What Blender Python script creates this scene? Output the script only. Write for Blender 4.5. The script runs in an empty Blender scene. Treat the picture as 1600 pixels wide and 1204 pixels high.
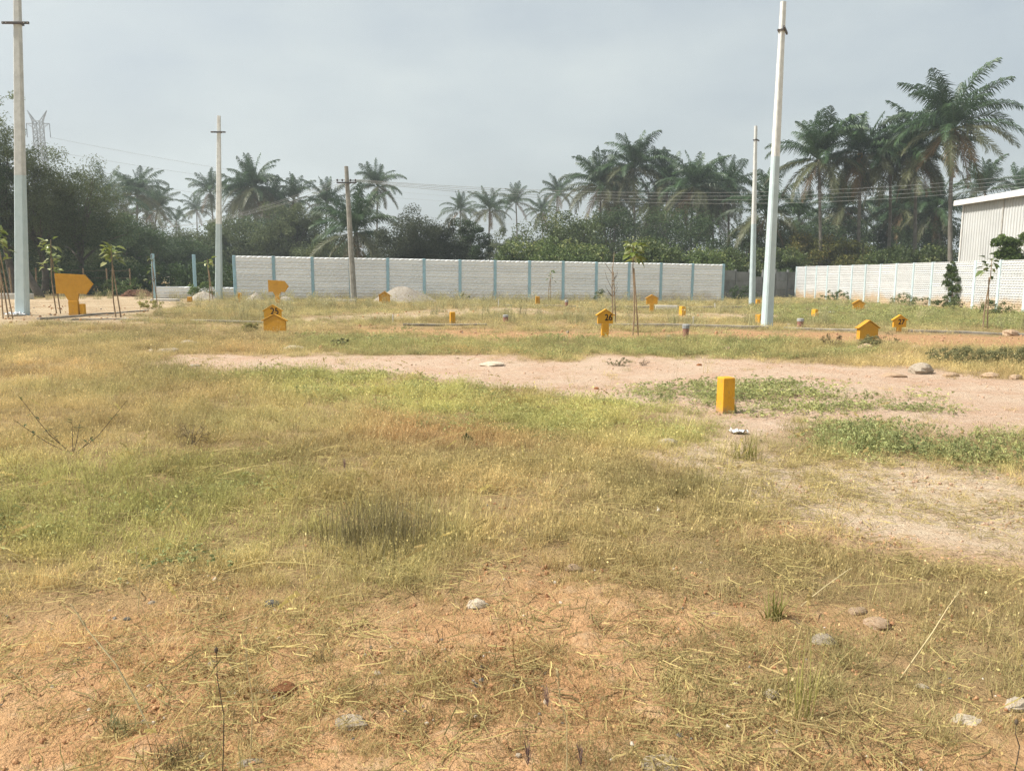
import bpy, math, random
import numpy as np
from mathutils import Matrix, Vector

# ------------------------------------------------------------------ camera, sky, sun, exposure
sc = bpy.context.scene
col = sc.collection
FPX, CX, CY, CAMZ = 1209.0, 800.0, 602.0, 1.5
PITCH, ROLL = math.atan(170 / FPX), 0.004
_f = np.array([0, math.cos(PITCH), -math.sin(PITCH)])
_u0 = np.array([0, math.sin(PITCH), math.cos(PITCH)])
_r0 = np.array([1.0, 0, 0])
_r = _r0 * math.cos(ROLL) + _u0 * math.sin(ROLL)
_u = _u0 * math.cos(ROLL) - _r0 * math.sin(ROLL)
cam = bpy.data.cameras.new('camera')
cam.sensor_width = 36.0
cam.lens = FPX / 1600 * 36
cam.clip_start, cam.clip_end = 0.05, 4000
camo = bpy.data.objects.new('camera', cam)
col.objects.link(camo)
camo.matrix_world = Matrix(((_r[0], _u[0], -_f[0], 0), (_r[1], _u[1], -_f[1], 0), (_r[2], _u[2], -_f[2], CAMZ), (0, 0, 0, 1)))
sc.camera = camo

SUN_EL, SUN_AZ = math.radians(50), math.radians(-97)     # azimuth clockwise from +Y: the sun stands to the left
SUN_STRENGTH, SKY_STRENGTH = 4.8, 0.11
sdir = Vector((math.cos(SUN_EL) * math.sin(SUN_AZ), math.cos(SUN_EL) * math.cos(SUN_AZ), math.sin(SUN_EL)))
sl = bpy.data.lights.new('sun', 'SUN')
sl.energy, sl.angle, sl.color = SUN_STRENGTH, math.radians(1.0), (1.0, 0.95, 0.86)
slo = bpy.data.objects.new('sun', sl)
slo.rotation_euler = sdir.to_track_quat('Z', 'Y').to_euler()
slo.location = (-40, 0, 60)
col.objects.link(slo)

world = bpy.data.worlds.new('World')
sc.world = world
world.use_nodes = True
wn, wl = world.node_tree.nodes, world.node_tree.links
wn.clear()
wo = wn.new('ShaderNodeOutputWorld')
bg = wn.new('ShaderNodeBackground')
bg.inputs['Strength'].default_value = SKY_STRENGTH
sky = wn.new('ShaderNodeTexSky')
sky.sky_type = 'NISHITA'
sky.sun_disc = False
sky.sun_elevation = SUN_EL
sky.sun_rotation = SUN_AZ
sky.air_density, sky.dust_density, sky.ozone_density = 1.0, 6.0, 1.0
tcw = wn.new('ShaderNodeTexCoord')
mpw = wn.new('ShaderNodeMapping')
mpw.inputs['Scale'].default_value = (1.6, 1.6, 4.0)
nzw = wn.new('ShaderNodeTexNoise')
nzw.inputs['Scale'].default_value = 1.7
nzw.inputs['Detail'].default_value = 5
nzw.inputs['Roughness'].default_value = 0.5
rpw = wn.new('ShaderNodeMapRange')
rpw.inputs['From Min'].default_value = 0.35
rpw.inputs['From Max'].default_value = 0.7
rpw.inputs['To Min'].default_value = 0.5
rpw.inputs['To Max'].default_value = 0.95
mxw = wn.new('ShaderNodeMix')
mxw.data_type = 'RGBA'
mxw.inputs['B'].default_value = (4.7, 5.1, 5.05, 1)      # thin white overcast, in the sky texture's own units
wl.new(tcw.outputs['Generated'], mpw.inputs['Vector'])
wl.new(mpw.outputs['Vector'], nzw.inputs['Vector'])
wl.new(nzw.outputs['Fac'], rpw.inputs['Value'])
wl.new(rpw.outputs['Result'], mxw.inputs['Factor'])
wl.new(sky.outputs['Color'], mxw.inputs['A'])
wl.new(mxw.outputs['Result'], bg.inputs['Color'])
wl.new(bg.outputs['Background'], wo.inputs['Surface'])

vs = sc.view_settings
vs.view_transform, vs.look, vs.exposure, vs.gamma = 'Standard', 'None', 0.5, 1.0
vs.use_curve_mapping = False
sc.cycles.max_bounces = 4
sc.cycles.diffuse_bounces = 2
sc.cycles.transmission_bounces = 3
sc.cycles.volume_bounces = 0
sc.cycles.use_denoising = True
sc.cycles.use_adaptive_sampling = True
sc.cycles.adaptive_threshold = 0.02
sc.cycles.denoising_prefilter = 'NONE'

# ------------------------------------------------------------------ maths helpers
rng = np.random.default_rng(7)
random.seed(11)

def smooth(a, b, v):
    t = np.clip((v - a) / (b - a), 0, 1)
    return t * t * (3 - 2 * t)

def _hash(ix, iy, seed):
    n = (ix.astype(np.int64) * 374761393 + iy.astype(np.int64) * 668265263 + seed * 974634777) & 0xffffffff
    n = ((n ^ (n >> 13)) * 1274126177) & 0xffffffff
    return ((n ^ (n >> 16)) & 0xffff) / 65535.0

def vnoise(x, y, seed=0):
    x = np.asarray(x, float); y = np.asarray(y, float)
    ix, iy = np.floor(x), np.floor(y)
    fx, fy = x - ix, y - iy
    fx, fy = fx * fx * (3 - 2 * fx), fy * fy * (3 - 2 * fy)
    a, b = _hash(ix, iy, seed), _hash(ix + 1, iy, seed)
    c, d = _hash(ix, iy + 1, seed), _hash(ix + 1, iy + 1, seed)
    return (a * (1 - fx) + b * fx) * (1 - fy) + (c * (1 - fx) + d * fx) * fy

def fbm(x, y, seed=0, oct=3):
    s, a, t = 0, 0.5, 0
    for k in range(oct):
        s = s + a * vnoise(np.asarray(x) * 2 ** k, np.asarray(y) * 2 ** k, seed + k * 17)
        t += a; a *= 0.5
    return s / t

def H(x, y):
    """height of the ground: a gentle rise to the left of the plots, soft undulation"""
    x = np.asarray(x, float); y = np.asarray(y, float)
    return 0.28 * np.clip((13 - x) / 29, 0, 1.15) * smooth(12, 26, y) + 0.05 * (fbm(x / 2.2, y / 2.2, 3) - 0.5) * smooth(0.5, 4, y)

def ray(px, py):
    return _f + _r * ((px - CX) / FPX) + _u * ((CY - py) / FPX)

def G(px, py):
    d = ray(px, py); h = 0.0
    for _ in range(8):
        t = (h - CAMZ) / d[2]
        h = float(H(d[0] * t, d[1] * t))
    return Vector((d[0] * t, d[1] * t, h))

def P(px, py, Y):
    d = ray(px, py); t = Y / d[1]
    return Vector((d[0] * t, Y, CAMZ + d[2] * t))

def mpp(p):
    """metres that one photo pixel spans at point p"""
    return (p[1] * _f[1] + (p[2] - CAMZ) * _f[2]) / FPX

# ------------------------------------------------------------------ object helpers
def props(o, label=None, cat=None, group=None, kind=None):
    if label: o['label'] = label
    if cat: o['category'] = cat
    if group: o['group'] = group
    if kind: o['kind'] = kind
    return o

def link(name, data, mat=None, parent=None, loc=(0, 0, 0), rz=0.0):
    o = bpy.data.objects.new(name, data)
    col.objects.link(o)
    o.location = loc
    o.rotation_euler = (0, 0, rz)
    if parent: o.parent = parent
    if mat is not None and data is not None and not data.materials: data.materials.append(mat)
    return o

def thing(name, label, cat, loc=(0, 0, 0), rz=0.0, group=None):
    return props(link(name, None, None, None, loc, rz), label, cat, group)

def mesh_np(name, v, faces_n, idx, smooth_shade=False):
    """fast mesh: v (N,3); faces_n vertex count per face; idx flat indices"""
    me = bpy.data.meshes.new(name)
    v = np.asarray(v, np.float32); idx = np.asarray(idx, np.int32); fn = np.asarray(faces_n, np.int32)
    me.vertices.add(len(v)); me.vertices.foreach_set('co', v.ravel())
    me.loops.add(len(idx)); me.loops.foreach_set('vertex_index', idx)
    me.polygons.add(len(fn))
    st = np.zeros(len(fn), np.int32); st[1:] = np.cumsum(fn)[:-1]
    me.polygons.foreach_set('loop_start', st)
    me.polygons.foreach_set('use_smooth', np.full(len(fn), smooth_shade, bool))
    me.update(calc_edges=True); me.validate()
    return me

def fattr(me, name, vals):
    a = me.attributes.new(name, 'FLOAT', 'POINT'); a.data.foreach_set('value', np.asarray(vals, np.float32))

class MB:
    def __init__(s): s.v, s.f = [], []
    def add(s, vs_, fs):
        n = len(s.v); s.v += [tuple(p) for p in vs_]; s.f += [tuple(i + n for i in f) for f in fs]; return s
    def box(s, c, d, m=None, bev=0.0):
        x, y, z = d[0] / 2, d[1] / 2, d[2] / 2
        b = min(bev, x * .9, y * .9, z * .9)
        if b <= 0:
            vv = [(-x, -y, -z), (x, -y, -z), (x, y, -z), (-x, y, -z), (-x, -y, z), (x, -y, z), (x, y, z), (-x, y, z)]
            ff = [(0, 3, 2, 1), (4, 5, 6, 7), (0, 1, 5, 4), (1, 2, 6, 5), (2, 3, 7, 6), (3, 0, 4, 7)]
        else:
            vv = []
            for zz, k in ((-z, 1), (-z + b, 0), (z - b, 0), (z, 1)):
                i = b if k else 0
                vv += [(-x + b, -y + i, zz), (x - b, -y + i, zz), (x - i, -y + b, zz), (x - i, y - b, zz), (x - b, y - i, zz), (-x + b, y - i, zz), (-x + i, y - b, zz), (-x + i, -y + b, zz)]
            ff = [tuple(range(7, -1, -1)), tuple(range(24, 32))]
            for r in range(3):
                for k in range(8): ff.append((r * 8 + k, r * 8 + (k + 1) % 8, r * 8 + 8 + (k + 1) % 8, r * 8 + 8 + k))
        out = []
        for p in vv:
            q = Vector(p)
            if m is not None: q = m @ q
            out.append(q + Vector(c))
        return s.add(out, ff)
    def tube(s, pts, rad, n=8, cap=True):
        pts = [Vector(p) for p in pts]
        if not hasattr(rad, '__len__'): rad = [rad] * len(pts)
        vv, ff = [], []
        up = Vector((0.13, 0.31, 0.94))
        for i, p in enumerate(pts):
            t = (pts[min(i + 1, len(pts) - 1)] - pts[max(i - 1, 0)]).normalized()
            a = t.cross(up)
            if a.length < 1e-3: a = t.cross(Vector((1, 0, 0)))
            a.normalize(); b = t.cross(a)
            for k in range(n):
                w = 2 * math.pi * k / n
                vv.append(p + (a * math.cos(w) + b * math.sin(w)) * rad[i])
        for i in range(len(pts) - 1):
            for k in range(n): ff.append((i * n + k, i * n + (k + 1) % n, (i + 1) * n + (k + 1) % n, (i + 1) * n + k))
        if cap:
            ff.append(tuple(range(n - 1, -1, -1))); ff.append(tuple(range((len(pts) - 1) * n, len(pts) * n)))
        return s.add(vv, ff)
    def prism(s, poly, y0, y1):
        n = len(poly)
        vv = [(p[0], y0, p[1]) for p in poly] + [(p[0], y1, p[1]) for p in poly]
        ff = [tuple(range(n)), tuple(range(2 * n - 1, n - 1, -1))]
        for k in range(n): ff.append((k, k + n, (k + 1) % n + n, (k + 1) % n))
        return s.add(vv, ff)
    def mesh(s, name, sm=False):
        me = bpy.data.meshes.new(name); me.from_pydata(s.v, [], s.f)
        if sm: me.polygons.foreach_set('use_smooth', np.full(len(me.polygons), True, bool))
        me.update(); return me
    def build(s, name, mat, parent=None, loc=(0, 0, 0), rz=0.0, sm=False):
        return link(name, s.mesh(name, sm), mat, parent, loc, rz)

# ------------------------------------------------------------------ materials
def nt(name):
    m = bpy.data.materials.new(name); m.use_nodes = True
    n, l = m.node_tree.nodes, m.node_tree.links
    return m, n, l, n['Principled BSDF']

def nmix(n, l, a, b, fac, mode='MIX'):
    x = n.new('ShaderNodeMix'); x.data_type = 'RGBA'; x.blend_type = mode
    for sock, val in (('A', a), ('B', b), ('Factor', fac)):
        if hasattr(val, 'links'): l.new(val, x.inputs[sock])
        elif sock == 'Factor': x.inputs[sock].default_value = val
        else: x.inputs[sock].default_value = (*val, 1)
    return x.outputs['Result']

def nnoise(n, l, scale, detail=4, vec=None, rough=0.55):
    t = n.new('ShaderNodeTexNoise'); t.inputs['Scale'].default_value = scale
    t.inputs['Detail'].default_value = detail; t.inputs['Roughness'].default_value = rough
    if vec is not None: l.new(vec, t.inputs['Vector'])
    return t.outputs['Fac']

def nrange(n, l, v, a, b, c=0.0, d=1.0):
    t = n.new('ShaderNodeMapRange')
    l.new(v, t.inputs['Value'])
    for k, x in (('From Min', a), ('From Max', b), ('To Min', c), ('To Max', d)): t.inputs[k].default_value = x
    return t.outputs['Result']

def nbump(n, l, h, strength, dist, bsdf):
    b = n.new('ShaderNodeBump'); b.inputs['Strength'].default_value = strength; b.inputs['Distance'].default_value = dist
    l.new(h, b.inputs['Height']); l.new(b.outputs['Normal'], bsdf.inputs['Normal']); return b

def objvec(n, l):
    tc = n.new('ShaderNodeTexCoord'); oi = n.new('ShaderNodeObjectInfo')
    ad = n.new('ShaderNodeVectorMath'); ad.operation = 'MULTIPLY_ADD'
    l.new(oi.outputs['Random'], ad.inputs[0]); ad.inputs[1].default_value = (37, 23, 51); l.new(tc.outputs['Object'], ad.inputs[2])
    return ad.outputs['Vector'], oi

def pm(name, c, c2=None, rough=0.85, scale=6, bump=0.25, bdist=0.004, lo=0.4, hi=0.68, jitter=0.1, fine=60):
    m, n, l, b = nt(name)
    vec, oi = objvec(n, l)
    c2 = c2 or tuple(x * 0.72 for x in c)
    f = nrange(n, l, nnoise(n, l, scale, 6, vec, 0.62), lo, hi)
    base = nmix(n, l, c, c2, f)
    hs = n.new('ShaderNodeHueSaturation'); l.new(base, hs.inputs['Color'])
    l.new(nrange(n, l, oi.outputs['Random'], 0, 1, 1 - jitter, 1 + jitter), hs.inputs['Value'])
    l.new(hs.outputs['Color'], b.inputs['Base Color'])
    b.inputs['Roughness'].default_value = rough
    b.inputs['Specular IOR Level'].default_value = 0.3
    if bump: nbump(n, l, nnoise(n, l, fine, 4, vec), bump, bdist, b)
    return m

def leafmat(name, c, c2, c3=None, trans=0.3, rough=0.6, vattr=True, instancer=False, spec=0.25):
    """foliage: colour runs from c to c2 with the leaf's own random value 'v' (and c3 for the few highest)"""
    m, n, l, b = nt(name)
    out = n['Material Output']
    if instancer:
        at = n.new('ShaderNodeAttribute'); at.attribute_type = 'INSTANCER'; at.attribute_name = 'gcol'
        base = at.outputs['Color']
        av = n.new('ShaderNodeAttribute'); av.attribute_name = 'v'
        hs = n.new('ShaderNodeHueSaturation'); l.new(base, hs.inputs['Color'])
        l.new(nrange(n, l, av.outputs['Fac'], 0, 1, 0.5, 1.5), hs.inputs['Value'])
        base = hs.outputs['Color']
    else:
        av = n.new('ShaderNodeAttribute'); av.attribute_name = 'v'
        base = nmix(n, l, c, c2, av.outputs['Fac'])
        if c3: base = nmix(n, l, base, c3, nrange(n, l, av.outputs['Fac'], 0.82, 0.95))
        oi = n.new('ShaderNodeObjectInfo')
        hs = n.new('ShaderNodeHueSaturation'); l.new(base, hs.inputs['Color'])
        l.new(nrange(n, l, oi.outputs['Random'], 0, 1, 0.82, 1.2), hs.inputs['Value'])
        base = hs.outputs['Color']
    l.new(base, b.inputs['Base Color'])
    b.inputs['Roughness'].default_value = rough
    b.inputs['Specular IOR Level'].default_value = spec
    tr = n.new('ShaderNodeBsdfTranslucent'); l.new(base, tr.inputs['Color'])
    mx = n.new('ShaderNodeMixShader'); mx.inputs['Fac'].default_value = trans
    l.new(b.outputs['BSDF'], mx.inputs[1]); l.new(tr.outputs['BSDF'], mx.inputs[2]); l.new(mx.outputs['Shader'], out.inputs['Surface'])
    return m

M = {}
M['white_paint'] = pm('white_paint', (0.66, 0.67, 0.65), (0.52, 0.53, 0.51), 0.8, 5, 0.2)
M['blue_paint'] = pm('blue_paint', (0.46, 0.55, 0.57), (0.40, 0.49, 0.51), 0.75, 4, 0.2)
M['post_blue'] = pm('post_blue', (0.33, 0.52, 0.61), (0.30, 0.45, 0.52), 0.8, 4, 0.3)
M['post_pale'] = pm('post_pale', (0.55, 0.66, 0.68), (0.46, 0.56, 0.58), 0.8, 4, 0.3)
M['yellow'] = pm('yellow', (0.64, 0.33, 0.03), (0.54, 0.26, 0.03), 0.7, 7, 0.25, lo=0.45, hi=0.8)
M['ochre'] = pm('ochre', (0.46, 0.225, 0.028), (0.36, 0.17, 0.025), 0.8, 6, 0.3)
def painted(name, c, c2):
    m, n, l, b = nt(name)
    vec, oi = objvec(n, l)
    tc = n.new('ShaderNodeTexCoord'); sep = n.new('ShaderNodeSeparateXYZ'); l.new(tc.outputs['Object'], sep.inputs[0])
    base = nmix(n, l, c, c2, nrange(n, l, nnoise(n, l, 6, 6, vec, 0.65), 0.42, 0.72))
    streak = nrange(n, l, nnoise(n, l, 14, 5, vec, 0.7), 0.60, 0.70)
    base = nmix(n, l, base, tuple(x * 0.6 + 0.05 for x in c), streak)
    ad = n.new('ShaderNodeMath'); ad.operation = 'MULTIPLY_ADD'; l.new(nnoise(n, l, 11, 5, vec, 0.7), ad.inputs[0]); ad.inputs[1].default_value = 0.9
    l.new(nrange(n, l, sep.outputs['Z'], 0.0, 0.22, 0.12, -0.5), ad.inputs[2])
    base = nmix(n, l, base, (0.36, 0.24, 0.14), nrange(n, l, ad.outputs[0], 0.30, 0.55, 0, 0.85))     # dried mud near the ground
    chip = nrange(n, l, nnoise(n, l, 32, 3, vec, 0.6), 0.70, 0.74)
    base = nmix(n, l, base, (0.42, 0.38, 0.32), chip)
    hs = n.new('ShaderNodeHueSaturation'); l.new(base, hs.inputs['Color'])
    l.new(nrange(n, l, oi.outputs['Random'], 0, 1, 0.9, 1.1), hs.inputs['Value'])
    l.new(hs.outputs['Color'], b.inputs['Base Color'])
    b.inputs['Roughness'].default_value = 0.85; b.inputs['Specular IOR Level'].default_value = 0.2
    nbump(n, l, nnoise(n, l, 45, 5, vec), 0.5, 0.006, b)
    return m
M['yellow'] = painted('yellow', (0.66, 0.34, 0.03), (0.57, 0.28, 0.03))
M['ochre'] = painted('ochre', (0.58, 0.30, 0.035), (0.49, 0.245, 0.03))
M['black'] = pm('black', (0.012, 0.012, 0.013), None, 0.6, 8, 0.0)
M['steel'] = pm('steel', (0.06, 0.065, 0.07), (0.09, 0.06, 0.045), 0.6, 9, 0.2)
M['lattice'] = pm('lattice', (0.30, 0.31, 0.32), None, 0.6, 3, 0.0)
M['concrete'] = pm('concrete', (0.27, 0.26, 0.23), (0.18, 0.17, 0.15), 0.9, 5, 0.5, 0.006)
M['dark_concrete'] = pm('dark_concrete', (0.20, 0.21, 0.205), (0.12, 0.125, 0.12), 0.92, 1.3, 0.5, 0.006)
M['kerb'] = pm('kerb', (0.30, 0.27, 0.22), (0.17, 0.14, 0.11), 0.95, 3, 0.6, 0.01)
M['pale_concrete'] = pm('pale_concrete', (0.56, 0.54, 0.49), (0.42, 0.40, 0.35), 0.9, 4, 0.5, 0.006)
M['porcelain'] = pm('porcelain', (0.5, 0.46, 0.42), None, 0.3, 5, 0.0)
M['insulator'] = pm('insulator', (0.05, 0.035, 0.03), None, 0.3, 5, 0.0)
M['wire'] = pm('wire', (0.33, 0.33, 0.32), None, 0.5, 5, 0.0)
M['pipe'] = pm('pipe', (0.30, 0.15, 0.11), (0.22, 0.10, 0.08), 0.7, 9, 0.2)
M['pipe_cap'] = pm('pipe_cap', (0.36, 0.36, 0.35), (0.25, 0.25, 0.25), 0.7, 9, 0.2)
M['stone_white'] = pm('stone_white', (0.60, 0.53, 0.42), (0.42, 0.31, 0.21), 0.9, 7, 0.7, 0.01, fine=25)
M['stone_grey'] = pm('stone_grey', (0.42, 0.36, 0.28), (0.29, 0.23, 0.17), 0.92, 6, 0.7, 0.012, fine=22)
M['stone_tan'] = pm('stone_tan', (0.46, 0.34, 0.23), (0.33, 0.21, 0.13), 0.92, 6, 0.7, 0.012, fine=22)
M['stone_dark'] = pm('stone_dark', (0.10, 0.10, 0.10), (0.17, 0.16, 0.15), 0.85, 9, 0.7, 0.01, fine=25)
M['clod'] = pm('clod', (0.36, 0.165, 0.07), (0.27, 0.11, 0.045), 0.98, 9, 1.0, 0.012, fine=30)
M['gravel_pile'] = pm('gravel_pile', (0.36, 0.325, 0.275), (0.26, 0.215, 0.165), 0.98, 9, 1.0, 0.03, fine=22)
M['brick'] = pm('brick', (0.27, 0.15, 0.10), (0.20, 0.12, 0.09), 0.95, 8, 0.5, 0.004, jitter=0.3)
M['plastic_white'] = pm('plastic_white', (0.75, 0.76, 0.77), (0.62, 0.62, 0.62), 0.5, 9, 0.2)
M['wood'] = pm('wood', (0.30, 0.22, 0.14), (0.20, 0.14, 0.09), 0.9, 9, 0.4, 0.004)
M['bark'] = pm('bark', (0.12, 0.105, 0.085), (0.07, 0.06, 0.05), 0.95, 5, 0.8, 0.03, fine=9)
M['palm_bark'] = pm('palm_bark', (0.20, 0.185, 0.16), (0.12, 0.11, 0.095), 0.95, 3, 0.8, 0.03, fine=5)
M['cladding'] = pm('cladding', (0.55, 0.56, 0.55), (0.49, 0.50, 0.49), 0.55, 0.6, 0.0)
M['trim'] = pm('trim', (0.72, 0.71, 0.68), (0.60, 0.59, 0.56), 0.6, 2, 0.0)
M['roofing'] = pm('roofing', (0.5, 0.5, 0.5), None, 0.5, 2, 0.0)
M['coconut'] = pm('coconut', (0.20, 0.17, 0.05), (0.28, 0.15, 0.05), 0.6, 9, 0.0)
# foliage
M['palm_green'] = leafmat('palm_green', (0.026, 0.058, 0.023), (0.075, 0.132, 0.050), None, 0.25, 0.45, spec=0.4)
M['palm_olive'] = leafmat('palm_olive', (0.060, 0.074, 0.034), (0.135, 0.140, 0.062), None, 0.25, 0.5, spec=0.35)
M['palm_brown'] = leafmat('palm_brown', (0.15, 0.105, 0.055), (0.24, 0.17, 0.09), None, 0.2, 0.8)
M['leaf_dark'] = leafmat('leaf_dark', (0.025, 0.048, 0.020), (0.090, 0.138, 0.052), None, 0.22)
M['leaf_olive'] = leafmat('leaf_olive', (0.038, 0.060, 0.026), (0.19, 0.225, 0.10), None, 0.25)  # lighter end paints sunlit leaf highlights into the colour
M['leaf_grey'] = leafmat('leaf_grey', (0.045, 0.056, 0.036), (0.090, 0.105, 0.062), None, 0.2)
M['leaf_mango'] = leafmat('leaf_mango', (0.036, 0.064, 0.018), (0.145, 0.195, 0.055), (0.31, 0.33, 0.13), 0.25, 0.45, spec=0.4)  # lighter colours: yellowish young leaves, plus sun highlights painted in
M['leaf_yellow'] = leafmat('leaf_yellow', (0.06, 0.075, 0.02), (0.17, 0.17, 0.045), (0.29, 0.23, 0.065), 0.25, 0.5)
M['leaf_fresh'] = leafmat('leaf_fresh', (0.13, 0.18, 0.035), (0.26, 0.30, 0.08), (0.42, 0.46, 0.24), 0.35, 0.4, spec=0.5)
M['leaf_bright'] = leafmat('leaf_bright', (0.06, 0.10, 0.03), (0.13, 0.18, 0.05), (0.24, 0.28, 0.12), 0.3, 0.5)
M['weed_green'] = leafmat('weed_green', (0.06, 0.085, 0.03), (0.15, 0.175, 0.06), None, 0.3)
M['weed_olive'] = leafmat('weed_olive', (0.13, 0.135, 0.06), (0.27, 0.26, 0.12), None, 0.3)
M['weed_grey'] = leafmat('weed_grey', (0.17, 0.15, 0.075), (0.40, 0.34, 0.18), None, 0.3)
M['weed_dry'] = leafmat('weed_dry', (0.13, 0.10, 0.05), (0.26, 0.20, 0.10), None, 0.3)
M['weed_yellow'] = leafmat('weed_yellow', (0.22, 0.21, 0.06), (0.36, 0.33, 0.11), None, 0.35)
M['twig'] = pm('twig', (0.11, 0.085, 0.06), None, 0.95, 9, 0.0)
M['scatter_leaf'] = leafmat('scatter_leaf', (0, 0, 0), (0, 0, 0), None, 0.3, 0.7, instancer=True, spec=0.15)

def stone_inst():
    m, n, l, b = nt('scatter_stone')
    at = n.new('ShaderNodeAttribute'); at.attribute_type = 'INSTANCER'; at.attribute_name = 'gcol'
    l.new(at.outputs['Color'], b.inputs['Base Color']); b.inputs['Roughness'].default_value = 0.95
    return m
M['scatter_stone'] = stone_inst()

# ------------------------------------------------------------------ zones of the ground, in world metres
def poly_sd(poly, x, y):
    """signed distance (inside positive) of points to a world polygon"""
    x = np.asarray(x, float); y = np.asarray(y, float)
    d = np.full(x.shape, 1e9); ins = np.zeros(x.shape, bool)
    n = len(poly)
    for k in range(n):
        ax, ay = poly[k]; bx, by = poly[(k + 1) % n]
        ex, ey = bx - ax, by - ay
        t = np.clip(((x - ax) * ex + (y - ay) * ey) / (ex * ex + ey * ey + 1e-12), 0, 1)
        d = np.minimum(d, np.hypot(x - ax - t * ex, y - ay - t * ey))
        with np.errstate(divide='ignore', invalid='ignore'):
            c = ((ay > y) != (by > y)) & (x < (bx - ax) * (y - ay) / (by - ay + 1e-12) + ax)
        ins ^= c
    return np.where(ins, d, -d)

def zone(pts): return [tuple(G(*p)[:2]) for p in pts]

Z = {
    'pink': (zone([(215, 562), (300, 556), (420, 552), (700, 557), (900, 560), (1120, 557), (1300, 567), (1600, 588), (1780, 600), (1780, 688), (1560, 672), (1250, 668), (1230, 692), (1150, 690), (1080, 668), (1030, 645), (900, 622), (760, 608), (560, 588), (420, 582), (320, 580), (240, 572)]), 0.6),
    'thin': (zone([(980, 705), (1100, 685), (1250, 720), (1480, 735), (1600, 748), (1780, 760), (1780, 875), (1600, 862), (1350, 842), (1230, 800), (1080, 755)]), 0.45),
    'fore': (zone([(-300, 1000), (150, 965), (330, 938), (480, 930), (590, 955), (700, 948), (860, 908), (1000, 892), (1130, 930), (1260, 955), (1340, 960), (1230, 1015), (1160, 1080), (1330, 1140), (1600, 1120), (1900, 1150), (1900, 1700), (-900, 1700)]), 0.5),
    'fore2': (zone([(1180, 830), (1420, 838), (1600, 866), (1780, 875), (1700, 905), (1480, 870), (1300, 858)]), 0.3),
    'road_left': (zone([(-160, 466), (60, 467), (230, 462), (330, 468), (240, 490), (225, 503), (-160, 507)]), 0.7),
    'road_mid': (zone([(520, 510), (700, 514), (930, 520), (1200, 518), (1330, 521), (1600, 526), (1780, 529), (1780, 549), (1600, 546), (1400, 541), (1180, 530), (1000, 529), (760, 529), (640, 520)]), 0.6),
    'strip': (zone([(460, 494), (560, 492), (680, 484), (800, 481), (900, 489), (1010, 490), (1180, 491), (1200, 496), (1060, 497), (900, 494), (780, 489), (620, 500), (480, 503)]), 0.7),
    'g_post': (zone([(1020, 615), (1110, 600), (1300, 602), (1420, 622), (1430, 642), (1300, 652), (1160, 648), (1060, 640)]), 0.35),
    'g_right': (zone([(1230, 690), (1330, 672), (1500, 672), (1780, 680), (1780, 752), (1600, 742), (1480, 728), (1350, 722), (1260, 708)]), 0.3),
    'g_left': (zone([(340, 588), (480, 586), (640, 592), (800, 612), (1040, 640), (1120, 665), (1060, 690), (900, 680), (760, 660), (600, 640), (430, 612)]), 0.5),
    'g_band': (zone([(430, 532), (640, 522), (760, 529), (1180, 531), (1400, 545), (1320, 562), (1000, 557), (760, 554), (480, 548)]), 0.6),
    'g_near': (zone([(-200, 740), (120, 730), (420, 720), (520, 770), (470, 850), (250, 880), (-200, 880)]), 0.5),
    'g_mid': (zone([(480, 770), (800, 790), (860, 850), (640, 930), (440, 910)]), 0.4),
    'g_wall': (zone([(1190, 478), (1330, 474), (1600, 490), (1800, 496), (1800, 522), (1450, 510), (1200, 505)]), 0.8),
    'rust': (zone([(620, 650), (800, 660), (860, 690), (700, 700), (600, 690)]), 0.5),
}

def fields(x, y):
    x = np.asarray(x, float); y = np.asarray(y, float)
    w = np.minimum(0.06 * y + 0.1, 1.3)                               # ragged edges
    wx = x + w * 2.3 * (fbm(x / 0.9, y / 0.9, 31, 4) - 0.5)
    wy = y + w * 2.3 * (fbm(x / 0.9, y / 0.9, 57, 4) - 0.5)
    o = {}
    for k, (p, s) in Z.items():
        o[k] = smooth(-s, s, poly_sd(p, wx, wy))
    o['patch'] = fbm(x / 0.55, y / 0.55, 71, 4)
    o['big'] = fbm(x / 2.6, y / 2.6, 91, 3)
    return o

# ------------------------------------------------------------------ ground sheet
def axis(step, k, lo, hi):
    out = [0.0]
    while out[-1] < hi: out.append(out[-1] + max(step, k * out[-1]))
    neg = [0.0]
    while neg[-1] > lo: neg.append(neg[-1] - max(step, k * abs(neg[-1])))
    return np.array(neg[:0:-1] + out)
FAR = 700.0
gx = axis(0.035, 0.022, -FAR, FAR)
gy = np.concatenate([-np.geomspace(FAR, 1.0, 26), [-0.4, 0.2, 0.7, 1.1, 1.35], 1.5 + axis(0.03, 0.016, 0, FAR)])
X, Y_ = np.meshgrid(gx, gy)
xf, yf = X.ravel(), Y_.ravel()
F = fields(xf, yf)
bare_f = np.clip(np.maximum(F['fore'], F['fore2']), 0, 1)
near = smooth(14, 6, yf) * smooth(0.4, 1.5, yf)
micro = 0.035 * (fbm(xf / 0.35, yf / 0.35, 5, 4) - 0.5) + 0.075 * bare_f * np.clip(fbm(xf / 0.10, yf / 0.10, 8, 2) - 0.47, 0, 1)
zf = H(xf, yf) + near * micro
nx, ny = len(gx), len(gy)
ii = (np.arange(ny - 1)[:, None] * nx + np.arange(nx - 1)[None, :]).ravel()
quads = np.stack([ii, ii + 1, ii + 1 + nx, ii + nx], 1)
gme = mesh_np('ground', np.stack([xf, yf, zf], 1), np.full(len(quads), 4), quads.ravel(), True)
pinkv = np.clip(F['pink'] + 0.95 * F['thin'] + 0.35 * F['strip'], 0, 1)
roadv = np.clip(F['road_mid'] + F['road_left'] * 0.0, 0, 1)
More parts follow.
